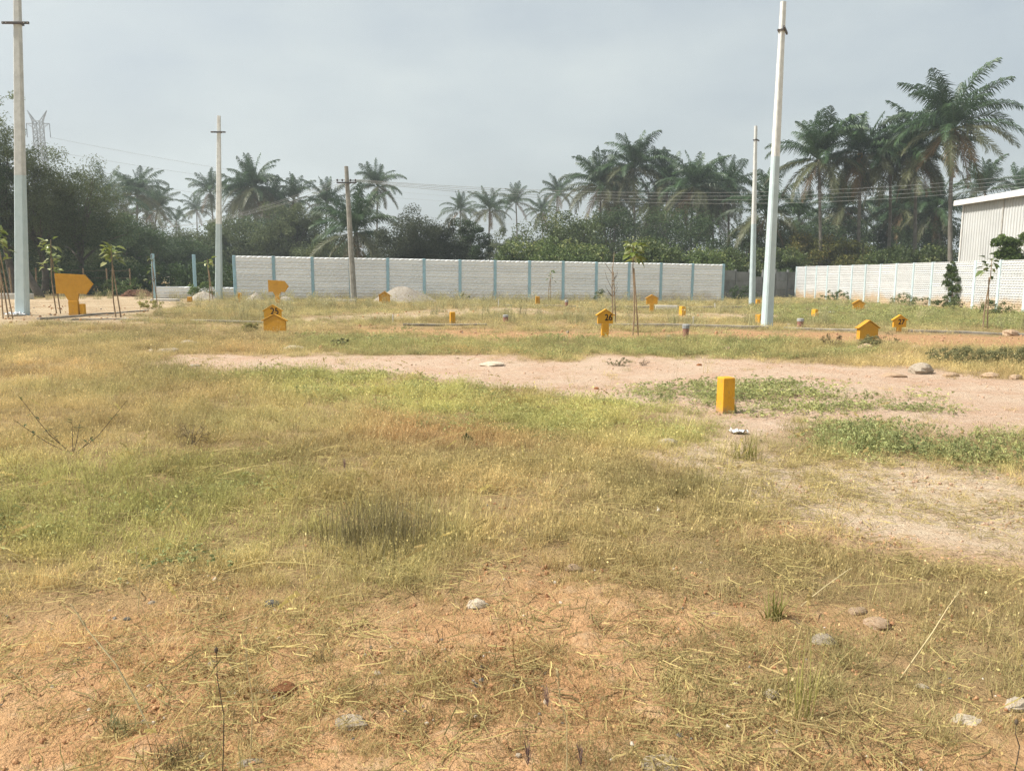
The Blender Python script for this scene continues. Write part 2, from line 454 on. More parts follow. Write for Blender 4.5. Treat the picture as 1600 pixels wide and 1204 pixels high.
beigev = np.clip(F['road_left'] + 0.8 * F['strip'], 0, 1)
fattr(gme, 'sandy', np.clip(F['thin'], 0, 1)); fattr(gme, 'pinkness', pinkv); fattr(gme, 'redness', bare_f); fattr(gme, 'track', roadv); fattr(gme, 'beige', beigev)

def ground_mat():
    m, n, l, b = nt('soil')
    geo = n.new('ShaderNodeNewGeometry')
    pos = geo.outputs['Position']
    def A(nm):
        a = n.new('ShaderNodeAttribute'); a.attribute_name = nm; return a.outputs['Fac']
    n1 = nnoise(n, l, 1.1, 6, pos, 0.6); n2 = nnoise(n, l, 9, 5, pos, 0.65); n3 = nnoise(n, l, 55, 4, pos, 0.7)
    litter = nmix(n, l, (0.36, 0.26, 0.13), (0.28, 0.21, 0.10), nrange(n, l, n1, 0.38, 0.62))
    litter = nmix(n, l, litter, (0.42, 0.27, 0.14), nrange(n, l, n2, 0.5, 0.7))
    red = nmix(n, l, (0.62, 0.385, 0.20), (0.53, 0.295, 0.145), nrange(n, l, n1, 0.4, 0.62))
    red = nmix(n, l, red, (0.60, 0.43, 0.26), nrange(n, l, n2, 0.52, 0.75))
    pink = nmix(n, l, (0.60, 0.45, 0.33), (0.54, 0.36, 0.25), nrange(n, l, n1, 0.38, 0.65))
    pink = nmix(n, l, pink, (0.66, 0.53, 0.41), nrange(n, l, n2, 0.5, 0.72))
    trk = nmix(n, l, (0.50, 0.30, 0.16), (0.42, 0.24, 0.12), nrange(n, l, n2, 0.4, 0.65))
    bge = nmix(n, l, (0.52, 0.41, 0.27), (0.40, 0.29, 0.18), nrange(n, l, n1, 0.4, 0.62))
    c = nmix(n, l, litter, red, A('redness'))
    c = nmix(n, l, c, pink, A('pinkness')); c = nmix(n, l, c, trk, A('track')); c = nmix(n, l, c, bge, A('beige')); c = nmix(n, l, c, nmix(n, l, (0.68, 0.55, 0.40), (0.58, 0.43, 0.29), nrange(n, l, n2, 0.4, 0.65)), A('sandy'))
    n4 = nnoise(n, l, 24, 5, pos, 0.75)
    spk = nmix(n, l, c, (0.20, 0.10, 0.05), nrange(n, l, n4, 0.56, 0.68, 0, 0.6))
    spk = nmix(n, l, spk, (0.12, 0.065, 0.04), nrange(n, l, n3, 0.58, 0.68, 0, 0.7))
    l.new(spk, b.inputs['Base Color'])
    b.inputs['Roughness'].default_value = 0.97; b.inputs['Specular IOR Level'].default_value = 0.1
    mt = n.new('ShaderNodeMath'); mt.operation = 'ADD'; l.new(n2, mt.inputs[0]); l.new(n3, mt.inputs[1])
    nbump(n, l, mt.outputs[0], 1.0, 0.035, b)
    return m
M['soil'] = ground_mat()
props(link('ground', gme, M['soil']), 'bare plots of reddish soil and dry grass', None, None, 'structure')

# ------------------------------------------------------------------ kerbs
def kerb(pts, label, w=0.14, h=0.12):
    """a low concrete edging laid along photo-measured ground points"""
    ps = [G(*p) for p in pts]
    mb = MB(); vv, ff = [], []
    fine = []
    for a, b in zip(ps[:-1], ps[1:]):
        k = max(1, int((b - a).length / 0.8))
        fine += [a.lerp(b, i / k) for i in range(k)]
    fine.append(ps[-1])
    for i, p in enumerate(fine):
        t = (fine[min(i + 1, len(fine) - 1)] - fine[max(i - 1, 0)]); t.z = 0; t.normalize()
        nrm = Vector((-t.y, t.x, 0))
        z = float(H(p.x, p.y)); hh = h * (0.25 + 0.95 * float(fbm(p.x / 1.7, p.y / 1.7, 19, 2)) + random.uniform(-.12, .12))
        for s, zz in ((-.5, -.1), (-.5, hh - .015), (-.42, hh), (.42, hh), (.5, hh - .015), (.5, -.1)):
            q = p + nrm * (w * s); vv.append((q.x, q.y, z + zz))
    for i in range(len(fine) - 1):
        for k in range(5): ff.append((i * 6 + k, i * 6 + k + 1, i * 6 + 7 + k, i * 6 + 6 + k))
    ff += [tuple(range(5, -1, -1)), tuple(range(len(vv) - 6, len(vv)))]
    mb.add(vv, ff)
    return props(mb.build('kerb', M['kerb']), label, None, None, 'structure')
kerb([(930, 509), (1050, 511), (1200, 514)], 'low concrete kerb beside the orange track', 0.18, 0.11)
kerb([(1225, 514), (1340, 518), (1345, 518)], 'low concrete kerb between pole and large blank sign', 0.18, 0.10)
kerb([(1420, 519), (1510, 521), (1800, 530)], 'low concrete kerb under the sapling by the white wall', 0.18, 0.10)
kerb([(630, 509), (760, 508)], 'short kerb at the foot of a small yellow post', 0.18, 0.08)
kerb([(300, 502), (350, 503), (415, 505)], 'dark broken kerb in grass beside the number 25 sign', 0.2, 0.11)
kerb([(720, 477), (900, 480)], 'pale thin kerb line before the patterned wall', 0.2, 0.1)
kerb([(950, 481), (1160, 482)], 'thin kerb line behind the house-shaped sign', 0.2, 0.12)
kerb([(60, 499), (120, 495), (230, 486)], 'pale kerb line running past the arrow sign', 0.14, 0.06)
kerb([(112, 500), (190, 499), (235, 501)], 'kerb edge in sand at the arrow sign foot', 0.14, 0.05)

# ------------------------------------------------------------------ precast walls
def panel_mesh(name, w, h, rows, colsn, amp, seed, pitted=False):
    """precast panel whose face is cast with overlapping rough stones"""
    r = np.random.default_rng(seed)
    nxp, nzp = colsn * 5, rows * 5
    xs = np.linspace(-w / 2, w / 2, nxp + 1); zs = np.linspace(0, h, nzp + 1)
    XX, ZZ = np.meshgrid(xs, zs)
    cu = (XX + w / 2) / w * colsn; cv = ZZ / h * rows
    row = np.floor(np.clip(cv, 0, rows - 1e-6))
    cu = cu + 0.5 * (row % 2) - 0.9 * (cv - row)
    fu, fv = cu - np.floor(cu), cv - row
    d = (1 - (2 * fu - 1) ** 2) * np.clip(1.15 - np.abs(fv - 0.62) * 1.9, 0, 1)
    if pitted:
        d = -np.exp(-(((fu - .5) / .26) ** 2 + ((fv - .5 - .25 * (fu - .5)) / .24) ** 2) ** 1.6)
    d = d * (0.7 + 0.6 * _hash(np.floor(cu), row, seed))
    edge = np.minimum(np.minimum(np.minimum(ZZ, h - ZZ) / 0.02, 1), np.minimum(XX + w / 2, w / 2 - XX) / .05); edge = np.clip(edge, 0, 1)
    yy = -amp * d * edge - 0.028 - 0.006 * edge
    v = np.stack([XX, yy, ZZ], -1).reshape(-1, 3)
    i = (np.arange(nzp)[:, None] * (nxp + 1) + np.arange(nxp)[None]).ravel()
    q = np.stack([i, i + 1, i + nxp + 2, i + nxp + 1], 1)
    n0 = len(v)
    bv = np.array([[-w / 2, .03, 0], [w / 2, .03, 0], [w / 2, .03, h], [-w / 2, .03, h]])
    v = np.vstack([v, bv])
    tl, tr_ = nzp * (nxp + 1), nzp * (nxp + 1) + nxp
    ex = [[n0 + 1, n0, n0 + 3, n0 + 2], [0, n0, n0 + 1, nxp], [tl, tr_, n0 + 2, n0 + 3], [0, tl, n0 + 3, n0], [nxp, n0 + 1, n0 + 2, tr_]]
    q = np.vstack([q, np.array(ex)])
    return mesh_np(name, v, np.full(len(q), 4), q.ravel())

def wall_mat(name, c, c2, stain, lim):
    m, n, l, b = nt(name)
    vec, oi = objvec(n, l)
    geo = n.new('ShaderNodeNewGeometry'); sep = n.new('ShaderNodeSeparateXYZ'); l.new(geo.outputs['Position'], sep.inputs[0])
    base = nmix(n, l, c, c2, nrange(n, l, nnoise(n, l, 1.7, 6, vec, 0.65), 0.42, 0.72))
    ns = nnoise(n, l, 0.8, 5, geo.outputs['Position'], 0.65)
    ad = n.new('ShaderNodeMath'); ad.operation = 'MULTIPLY_ADD'; l.new(ns, ad.inputs[0]); ad.inputs[1].default_value = 1.2
    l.new(nrange(n, l, sep.outputs['Z'], 0.0, lim, 0.25, -0.62), ad.inputs[2])
    base = nmix(n, l, base, stain, nrange(n, l, ad.outputs[0], 0.25, 0.6, 0, 0.8))     # soil splash and stains near the ground
    hs = n.new('ShaderNodeHueSaturation'); l.new(base, hs.inputs['Color'])
    l.new(nrange(n, l, oi.outputs['Random'], 0, 1, 0.94, 1.06), hs.inputs['Value'])
    l.new(hs.outputs['Color'], b.inputs['Base Color'])
    b.inputs['Roughness'].default_value = 0.9; b.inputs['Specular IOR Level'].default_value = 0.2
    nbump(n, l, nnoise(n, l, 40, 4, vec), 0.3, 0.004, b)
    return m
M['wall_grey'] = wall_mat('wall_grey', (0.82, 0.84, 0.85), (0.74, 0.76, 0.77), (0.52, 0.48, 0.41), 1.0)
M['wall_white'] = wall_mat('wall_white', (0.60, 0.61, 0.61), (0.54, 0.55, 0.55), (0.52, 0.38, 0.22), 1.0)

def precast_wall(label, A, B, nb, top_h, courses, mats, amp, low=None, seed=1, group=None, pitted=False):
    """A, B ground points of first and last post; low: {bay: courses present}"""
    A, B = Vector(A), Vector(B)
    root = thing('compound_wall', label, 'wall', (A.x, A.y, float(H(A.x, A.y))))
    d = B - A; d.z = 0
    L = d.length / nb; t = d.normalized(); rz = math.atan2(t.y, t.x)
    hc = top_h / courses
    pw = 0.15
    pms = [panel_mesh('panel', L - pw + 0.03, hc - 0.006, 3 if pitted else 2, 9 if pitted else 7, amp, seed + k, pitted) for k in range(3)]
    for p in pms: p.materials.append(mats[0])
    pmb = MB().box((0, 0, top_h / 2 - 0.22), (pw, 0.15, top_h + 0.40), None, 0.012).mesh('post')
    pmb.materials.append(mats[1])
    for k in range(nb + 1):
        q = A + t * (L * k); z = float(H(q.x, q.y))
        o = link('post', pmb, None, root, (q.x - A.x, q.y - A.y, z - root.location.z), rz)
        o.rotation_euler = (random.uniform(-.006, .006), random.uniform(-.006, .006), rz)
        if k == nb: break
        c = A + t * (L * (k + 0.5)); zc = float(H(c.x, c.y)) - 0.03
        slope = math.atan2(float(H(*(A + t * (L * (k + 1)))[:2])) - z, L)
        for r in range(courses):
            if low and k in low and r >= low[k]: continue
            o = link('panel', pms[(k * 3 + r * 7 + k * r) % 3], None, root, (c.x - A.x, c.y - A.y, zc - root.location.z + r * hc), rz)
            o.rotation_euler = (random.uniform(-.004, .004), -slope + random.uniform(-.002, .002), rz)
            o.location += Vector((t.y, -t.x, 0)) * random.uniform(-.004, .006)
    return root, A, B, t

LA = P(242, 462, 40.4); LB = P(1128, 473, 47.0)
left_wall = precast_wall('long pale grey stone-pattern compound wall with bright blue posts', LA, LB, 16, 2.30, 7, (M['wall_grey'], M['post_blue']), 0.032, {0: 2, 1: 2}, 1)
RA = P(1243, 464, 58.5); RB = P(1600, 487, 33.6)
_rd = (RB - RA) / 14
RB2 = RA + _rd * 18
right_wall = precast_wall('bright white stone-pattern compound wall with pale blue posts beside the shed', RA, RB2, 18, 2.34, 7, (M['wall_white'], M['post_pale']), 0.046, None, 9, None, True)

# grey weathered wall between the two
g0, g1 = P(1125, 470, 53.0), P(1247, 467, 60.5)
gw = thing('grey_wall', 'dark grey weathered plain concrete wall in the gap between the two patterned walls', 'wall', (g0.x, g0.y, float(H(g0.x, g0.y))))
dg = g1 - g0; dg.z = 0; Lg = dg.length / 6; tg = dg.normalized(); rzg = math.atan2(tg.y, tg.x)
hs_ = [2.05, 1.95, 1.62, 1.88, 2.0, 1.98]
for k in range(6):
    c = tg * (Lg * (k + .5))
    for r in range(3):
        hh = hs_[k] / 3
        MB().box((0, 0, hh * (r + .5) - 0.05), (Lg - 0.1, 0.05, hh - 0.012), None, 0.008).build('slab', M['dark_concrete'], gw, c, rzg)
for k in range(7):
    MB().box((0, 0, 1.0), (0.13, 0.14, 2.2 + random.uniform(-.1, .1)), None, 0.01).build('post', M['dark_concrete'], gw, tg * (Lg * k), rzg)

# ------------------------------------------------------------------ shed behind the white wall
def shed():
    c0 = P(1499, 420, 52.0)                       # far corner
    tdir = Vector((RB.x - RA.x, RB.y - RA.y, 0)).normalized()
    root = thing('shed', 'white corrugated metal shed behind the white wall', 'building', (c0.x, c0.y, 0))
    Ls, Hs = 30.0, P(1499, 314, 52.0).z
    rz = math.atan2(tdir.y, tdir.x)
    def sheet(L, h, pitch=0.26, dep=0.05):
        xs, ys = [], []
        x = 0.0
        while x < L - 1e-6:
            for f, yy in ((0, 0), (.62, 0), (.70, -dep), (.92, -dep)):
                if x + f * pitch <= L: xs.append(x + f * pitch); ys.append(yy)
            x += pitch
        xs.append(L); ys.append(0)
        n = len(xs)
        vv = [(xs[i], ys[i], 0) for i in range(n)] + [(xs[i], ys[i], h) for i in range(n)]
        vv += [(xs[i], ys[i] + 0.01, 0) for i in range(n)] + [(xs[i], ys[i] + 0.01, h) for i in range(n)]
        ff = []
        for i in range(n - 1): ff += [(i, i + 1, n + i + 1, n + i), (2 * n + i + 1, 2 * n + i, 3 * n + i, 3 * n + i + 1)]
        return MB().add(vv, ff)
    wp = 3.96
    sm_ = sheet(wp, Hs).mesh('wall_sheet'); sm_.materials.append(M['cladding'])
    for k in range(int(Ls / 4)):
        link('wall_sheet', sm_, None, root, tuple(tdir * (k * 4.0)), rz)
        MB().box((0, -0.05, Hs / 2), (0.06, 0.05, Hs), None, 0).build('seam_strip', M['steel' if False else 'pale_concrete'], root, tuple(tdir * (k * 4.0 + 3.98)), rz)
    MB().box((0.02, 0, Hs / 2), (0.12, 0.16, Hs), None, .01).build('corner_trim', M['trim'], root, tuple(-tdir * 0.06), rz)
    ns = Vector((-tdir.y, tdir.x, 0))             # into the building (wall's outward side is -ns)
    if ns.x < 0: ns = -ns
    W_ = 16.0
    e = 0.35
    # roof slopes, eave trim, gable
    def roofslab(a, b, c, d, th):
        up = Vector((0, 0, th))
        vv = [a, b, c, d, a + up, b + up, c + up, d + up]
        return MB().add(vv, [(0, 3, 2, 1), (4, 5, 6, 7), (0, 1, 5, 4), (1, 2, 6, 5), (2, 3, 7, 6), (3, 0, 4, 7)])
    a = -tdir * 0.5 - ns * e + Vector((0, 0, Hs - 0.03)); b = a + tdir * (Ls + .8)
    rg = Vector((0, 0, 1.6)) + ns * (W_ / 2 + e)
    roofslab(a, b, b + rg, a + rg, 0.05).build('roof', M['roofing'], root)
    a2 = a + ns * (W_ + 2 * e); b2 = b + ns * (W_ + 2 * e)
    rg2 = Vector((0, 0, 1.6)) - ns * (W_ / 2 + e)
    roofslab(a2, b2, b2 + rg2, a2 + rg2, 0.05).build('roof', M['roofing'], root)
    MB().box((Ls / 2 - .1, -e - 0.06 if True else 0, Hs - 0.12), (Ls + 0.8, 0.1, 0.34), None, .02).build('eave_trim', M['trim'], root, (0, 0, 0), rz)
    gv = [Vector((0, 0, 0)), ns * W_, ns * W_ + Vector((0, 0, Hs)), ns * (W_ / 2) + Vector((0, 0, Hs + 1.5)), Vector((0, 0, Hs))]
    gb = [p - tdir * -0.05 for p in gv]
    MB().add([p - tdir * 0.02 for p in gv] + gb, [(4, 3, 2, 1, 0), (5, 6, 7, 8, 9), (0, 1, 6, 5), (1, 2, 7, 6), (2, 3, 8, 7), (3, 4, 9, 8), (4, 0, 5, 9)]).build('gable', M['cladding'], root)
    return root
shed()

# ------------------------------------------------------------------ tall painted poles
def painted_pole(label, base, top, wb, wt, arm_px_y, arm_dir, arm_len, split=0.44, vang=0.0):
    b = Vector(base); tp = Vector(top)
    root = thing('lamp_pole', label, 'pole', b)
    ax = tp - b
    def seg(f0, f1, name, mat, flare=0.0):
        mb = MB(); vv = []
        for f in (f0, f1):
            w = wb + (wt - wb) * f; dpt = w * 0.75; c = ax * f
            ch = w * 0.12
            for x, y in ((-w / 2 + ch, -dpt / 2), (w / 2 - ch, -dpt / 2), (w / 2, -dpt / 2 + ch), (w / 2, dpt / 2 - ch), (w / 2 - ch, dpt / 2), (-w / 2 + ch, dpt / 2), (-w / 2, dpt / 2 - ch), (-w / 2, -dpt / 2 + ch)):
                xr, yr = x * math.cos(vang) - y * math.sin(vang), x * math.sin(vang) + y * math.cos(vang)
                vv.append(c + Vector((xr, yr, 0)))
        ff = [(k, (k + 1) % 8, 8 + (k + 1) % 8, 8 + k) for k in range(8)] + [tuple(range(7, -1, -1)), tuple(range(8, 16))]
        mb.add(vv, ff).build(name, mat, root)
    seg(-0.03, split, 'lower_shaft', M['blue_paint'])
    seg(split + 0.0002, 1.0, 'upper_shaft', M['white_paint'])
    f = arm_px_y
    c = ax * f; w = wb + (wt - wb) * f
    m = Matrix.Rotation(arm_dir, 3, 'Z')
    arm = MB().box(c + m @ Vector((0, -w * 0.375 - 0.035, 0)), (arm_len, 0.05, 0.07), m, 0.008).build('crossarm', M['steel'], root)
    clamp = MB()
    for s in (-1, 1): clamp.box(c + m @ Vector((s * (w / 2 + 0.012), 0, 0)), (0.02, w * .75 + 0.1, 0.05), m)
    clamp.box(c + m @ Vector((0, w * 0.375 + 0.03, 0)), (w + .05, 0.02, 0.05), m)
    clamp.build('clamp', M['steel'], root)
    for s in (-.46, -.33, .33, .46):
        q = c + m @ Vector((s * arm_len, -w * 0.375 - 0.035, 0.0))
        MB().tube([q + Vector((0, -.035, 0)), q + Vector((0, .035, 0))], 0.014, 6).build('bolt', M['porcelain'], arm)
    return root

def pole_at(px, py, Y=None):
    return G(px, py) if Y is None else P(px, py, Y)
b = P(35, 490, 24.0); b.z = float(H(b.x, b.y)); t = P(26, -70, 24.05)
painted_pole('tall white and pale blue painted pole at far left beside the big arrow sign', b, t, 0.36, 0.16, (P(26, 37, 24).z - b.z) / (t.z - b.z), 0.0, 0.80, (P(31, 274, 24).z - b.z) / (t.z - b.z))
b = G(342, 469); t = P(342, 181, b.y)
painted_pole('white and pale blue painted pole at the left end of the patterned wall', b, t, 0.33, 0.15, (P(342, 207, b.y).z - b.z) / (t.z - b.z), 0.0, 0.72, (P(342, 350, b.y).z - b.z) / (t.z - b.z))
b = G(1198, 510); t = P(1224, 3, b.y)
painted_pole('nearer tall white and pale blue painted pole between the two patterned walls', b, t, 0.33, 0.15, (P(1222, 48, b.y).z - b.z) / (t.z - b.z), 1.12, 0.70, (P(1211, 245, b.y).z - b.z) / (t.z - b.z), 0.5)
b = G(1175, 477); t = P(1181, 197, b.y)
painted_pole('farther white and pale blue painted pole in front of the grey wall gap', b, t, 0.33, 0.15, (P(1181, 219, b.y).z - b.z) / (t.z - b.z), 1.0, 0.62, (P(1177, 350, b.y).z - b.z) / (t.z - b.z), 0.5)

# ------------------------------------------------------------------ utility poles, pylon and wires
ub = P(553, 468, 41.2); ub.z = float(H(ub.x, ub.y)); ut = P(541, 260, 41.2)
up_ = thing('utility_pole', 'leaning bare concrete utility pole with insulators before the patterned wall', 'pole', ub)
axu = ut - ub
MB().tube([axu * -0.04, axu * 0.5, axu], [0.17, 0.135, 0.10], 8).build('shaft', M['concrete'], up_)
fa = (P(542, 286, 41.2).z - ub.z) / axu.z
arm_c = axu * fa
arm = MB().box(arm_c + Vector((0, -.15, 0)), (1.02, 0.06, 0.07), None, .008).build('crossarm', M['steel'], up_)
ins = []
for dx in (-.48, -.22, .20, .46):
    q = arm_c + Vector((dx, -.15, .035))
    ins.append(ub + q + Vector((0, 0, .12)))
    MB().tube([q, q + Vector((0, 0, .04)), q + Vector((0, 0, .05)), q + Vector((0, 0, .09)), q + Vector((0, 0, .13)), q + Vector((0, 0, .15))], [.012, .012, .045, .05, .03, .02], 8).build('insulator', M['insulator'], arm)

sb = P(177, 452, 84.0); sb.z = float(H(sb.x, sb.y)); st_ = P(177, 345, 84.0)
sp = thing('utility_pole', 'thin dark utility pole standing among the dense trees on the left', 'pole', sb)
axs = st_ - sb
MB().tube([axs * -0.03, axs], [0.16, 0.10], 8).build('shaft', M['concrete'], sp)
MB().box(axs * .95 + Vector((0, -.13, 0)), (1.1, 0.06, 0.08), None, .008).build('crossarm', M['steel'], sp)
ins2 = [sb + axs * .95 + Vector((dx, -.13, .06)) for dx in (-.45, -.2, .2, .45)]

def wire(a, b, sag, label, r=0.011, group=None, n=28):
    a, b = Vector(a), Vector(b); pts = []
    for i in range(n + 1):
        f = i / n; p = a.lerp(b, f); p.z -= sag * 4 * f * (1 - f); pts.append(p - a)
    o = MB().tube(pts, r, 5).build('power_line', M['wire'], None, a)
    return props(o, label, 'power line', group)
names4 = ['lowest', 'second lowest', 'second highest', 'highest']
for k in range(4):
    e = P(1800, 262 - 5 * k, 52.0 + k * .5)
    wire(ins[k], e, 1.35 + 0.12 * (3 - k), f'{["first", "second", "third", "fourth"][k]} wire on the leaning pole crossarm, running to the right past the palms', 0.010)
for k in range(4):
    wire(ins2[k], ins[k], 1.2, f'{["first", "second", "third", "fourth"][k]} wire of the slack span between the leaning pole and the dark pole', 0.007)

def pylon():
    D = 250.0
    b = P(59, 190, D); b.z = 0
    zt = P(58, 190, D).z
    root = thing('transmission_tower', 'pale steel lattice transmission tower rising behind the trees at far left', 'tower', b)
    def wdt(z): return 3.6 + (1.1 - 3.6) * min(z / (zt * 0.86), 1)
    corners = ((-1, -1), (1, -1), (1, 1), (-1, 1))
    zs = [0]
    while zs[-1] < zt - 2: zs.append(zs[-1] + max(2.0, wdt(zs[-1]) * 1.7))
    zs[-1] = zt
    for sx, sy in corners:
        MB().tube([(sx * wdt(z), sy * wdt(z), z) for z in zs], 0.17, 5).build('leg', M['lattice'], root)
    br = MB()
    for a, c in zip(zs[:-1], zs[1:]):
        for k in range(4):
            p, q = corners[k], corners[(k + 1) % 4]
            br.tube([(p[0] * wdt(a), p[1] * wdt(a), a), (q[0] * wdt(c), q[1] * wdt(c), c)], 0.09, 4)
            br.tube([(q[0] * wdt(a), q[1] * wdt(a), a), (p[0] * wdt(c), p[1] * wdt(c), c)], 0.09, 4)
            br.tube([(p[0] * wdt(c), p[1] * wdt(c), c), (q[0] * wdt(c), q[1] * wdt(c), c)], 0.09, 4)
    br.build('bracing', M['lattice'], root)
    za = P(58, 193, D).z
    for s in (-1, 1):
        arm_l = MB()
        for y in (-.6, .6):
            arm_l.tube([(s * .9, y, za), (s * 3.6, 0, za)], .09, 4); arm_l.tube([(s * .9, y, za - 1.6), (s * 3.6, 0, za)], .07, 4)
        arm_l.build('crossarm', M['lattice'], root)
    for s in (-1, 1):
        MB().tube([(s * 3.6, 0, za), (s * 3.6, 0, za - 4.2)], 0.10, 5).build('insulator_string', M['insulator'], root)
        hb = MB(); tip = (s * 3.0, 0, P(58, 173, D).z)
        hb.tube([(s * .9, -.6, zt), tip], .15, 4); hb.tube([(s * .9, .6, zt), tip], .15, 4); hb.tube([(s * 1.2, 0, zt - 1.2), tip], .13, 4)
        for f in (.3, .55, .8):
            p0 = Vector((s * .9, -.6, zt)).lerp(Vector(tip), f); p1 = Vector((s * .9, .6, zt)).lerp(Vector(tip), f - .15); p2 = Vector((s * 1.2, 0, zt - 1.2)).lerp(Vector(tip), f - .1)
            hb.tube([p0, p1], .05, 4); hb.tube([p1, p2], .05, 4)
        hb.build('horn', M['lattice'], root)
    return [b + Vector((s * 3.6, 0, za - 4.2)) for s in (-1, 1)], b, zt
pyl, pb, pzt = pylon()
wire(pyl[1], P(1010, 305, 480), 9, 'upper faint high voltage wire stretching from the lattice tower across the sky', 0.045)
wire(pyl[0] + Vector((0, 0, -3)), P(1010, 310, 500), 9, 'second faint high voltage wire below the upper one', 0.045)
wire(pb + Vector((2.2, 0, pzt - 14)), P(960, 333, 480), 9, 'lower faint high voltage wire low over the palm tops', 0.045)
wire(pb + Vector((-2.2, 0, pzt - 17)), P(960, 338, 480), 9, 'lowest faint high voltage wire just over the palm tops', 0.045)

# ------------------------------------------------------------------ signs, posts, pipes
def house_sign(label, px, py_base, w, ph, post_w, post_h, mat='ochre', number=None, rz=0.0, lean=0.0, Yd=None, thick=0.07, off=0.0, numx=0.07, numz=.45):
    b = G(px, py_base) if Yd is None else P(px, py_base, Yd)
    b.z = float(H(b.x, b.y))
    root = thing('plot_sign', label, 'sign', b, rz)
    root.rotation_euler = (0, lean, rz)
    zb = post_h
    hw = w / 2; pk = ph * 0.36
    body = [(-hw + off, zb), (hw + off, zb), (hw + off, zb + ph - pk), (off, zb + ph), (-hw + off, zb + ph - pk)]
    MB().prism(body, -thick / 2, thick / 2).build('board', M[mat], root)
    for s in (-1, 1):
        p0 = Vector((off, 0, zb + ph + .012)); p1 = Vector((s * (hw + 0.045) + off, 0, zb + ph - pk * (1 + .045 / hw) + .006))
        d = (p1 - p0); Lr = d.length; ang = math.atan2(d.z, d.x)
        m = Matrix.Rotation(-ang, 3, 'Y')
        MB().box((p0 + p1) / 2 + Vector((0, 0, .012)), (Lr, thick + 0.03, 0.022), m, .004).build('roof_edge', M[mat], root)
    MB().box((0, 0, post_h / 2 - .1), (post_w, thick * 1.15, post_h + .2), None, .008).build('post', M[mat], root)
    if number:
        cu = bpy.data.curves.new('number', 'FONT'); cu.body = number; cu.size = ph * 0.66; cu.extrude = 0.004; cu.offset = 0.003; cu.resolution_u = 4
        cu.align_x = 'CENTER'; cu.align_y = 'CENTER'; cu.space_character = 0.98
        o = link('number', cu, M['black'], root, (numx * w + off, -thick / 2 - 0.004, zb + ph * numz))
        bpy.context.view_layer.update()
        dg_ = bpy.context.evaluated_depsgraph_get()
        nm = bpy.data.meshes.new_from_object(o.evaluated_get(dg_)); bpy.data.objects.remove(o); nm.materials.clear()
        o = link('number', nm, M['black'], root, (numx * w + off, -thick / 2 - 0.004, zb + ph * numz))
        o.rotation_euler = (math.pi / 2, 0, 0); o.scale = (0.92, 1, 1)
    return root
m24 = 24 / FPX
house_sign('yellow house-shaped plot sign numbered 25, behind a blank brown one', 427, 506, 0.50, 0.42, 0.2, 0.03, 'yellow', '25', 0.10, Yd=23.0, numx=0.12, numz=.60)
house_sign('blank brown house-shaped sign back, in front of the number 25 sign', 430, 521, 0.54, 0.38, 0.14, 0.08, 'ochre', None, -0.05, Yd=18.9)
house_sign('yellow house-shaped plot sign numbered 26 on a tall block post', 945, 529, 0.37, 0.32, 0.175, 0.36, 'yellow', '26', 0.12, numx=0.20)
house_sign('yellow house-shaped plot sign numbered 27 half sunk in grass', 1404, 521, 0.36, 0.31, 0.12, 0.14, 'yellow', '27', 0.08, Yd=21.5, numx=0.1)
house_sign('large blank ochre house-shaped sign behind a bush on the right', 1354, 538, 0.47, 0.40, 0.3, 0.12, 'ochre', None, 0.22, Yd=17.6, thick=0.12)
house_sign('small blank brown house-shaped sign before the gravel heap', 601, 478, 0.52, 0.46, 0.2, 0.12, 'ochre', None, 0.0, Yd=36.5)
house_sign('ochre house-shaped sign on a thin post beside a concrete block', 1018, 488, 0.46, 0.36, 0.16, 0.34, 'ochre', None, 0.0)
house_sign('small blank brown house-shaped sign before the white wall', 1341, 485, 0.50, 0.40, 0.2, 0.08, 'ochre', None, -0.1, Yd=35.0)

def arrow_sign(label, px, py, w, h, post_w, post_h, Yd, rz=0.0, side=False):
    b = P(px, py, Yd); b.z = float(H(b.x, b.y))
    root = thing('arrow_sign', label, 'sign', b, rz)
    zb = post_h; x0, x1 = -w * .44, w * .36
    poly = [(x0, zb), (-w * .22, zb), (-post_w * .5, zb - h * .36), (post_w * .5, zb - h * .36), (w * .16, zb), (x1, zb - .01), (w * .56, zb + h * .48), (x1, zb + h * .93), (x0, zb + h)]
    MB().prism(poly, -.035, .035).build('arrow_board', M['ochre'], root)
    MB().box((0, 0, (zb - h * .36) / 2 - .1), (post_w * 1.05, .12, zb - h * .36 + .2), None, .008).build('post', M['ochre'], root)
    if side: MB().box((post_w * .85, .06, (zb - h * .5) / 2 - .1), (post_w * .55, .12, zb - h * .5 + .2), None, .01).build('stub', M['yellow'], root)
    return root
arrow_sign('large ochre arrow-shaped direction sign pointing right beside the left pole', 117, 498, 1.12, 0.62, 0.27, 0.68, 24.0, 0.03, True)
arrow_sign('smaller ochre arrow-shaped sign pointing right before the patterned wall', 434, 466, 0.86, 0.50, 0.18, 0.60, 33.0, 0.0)

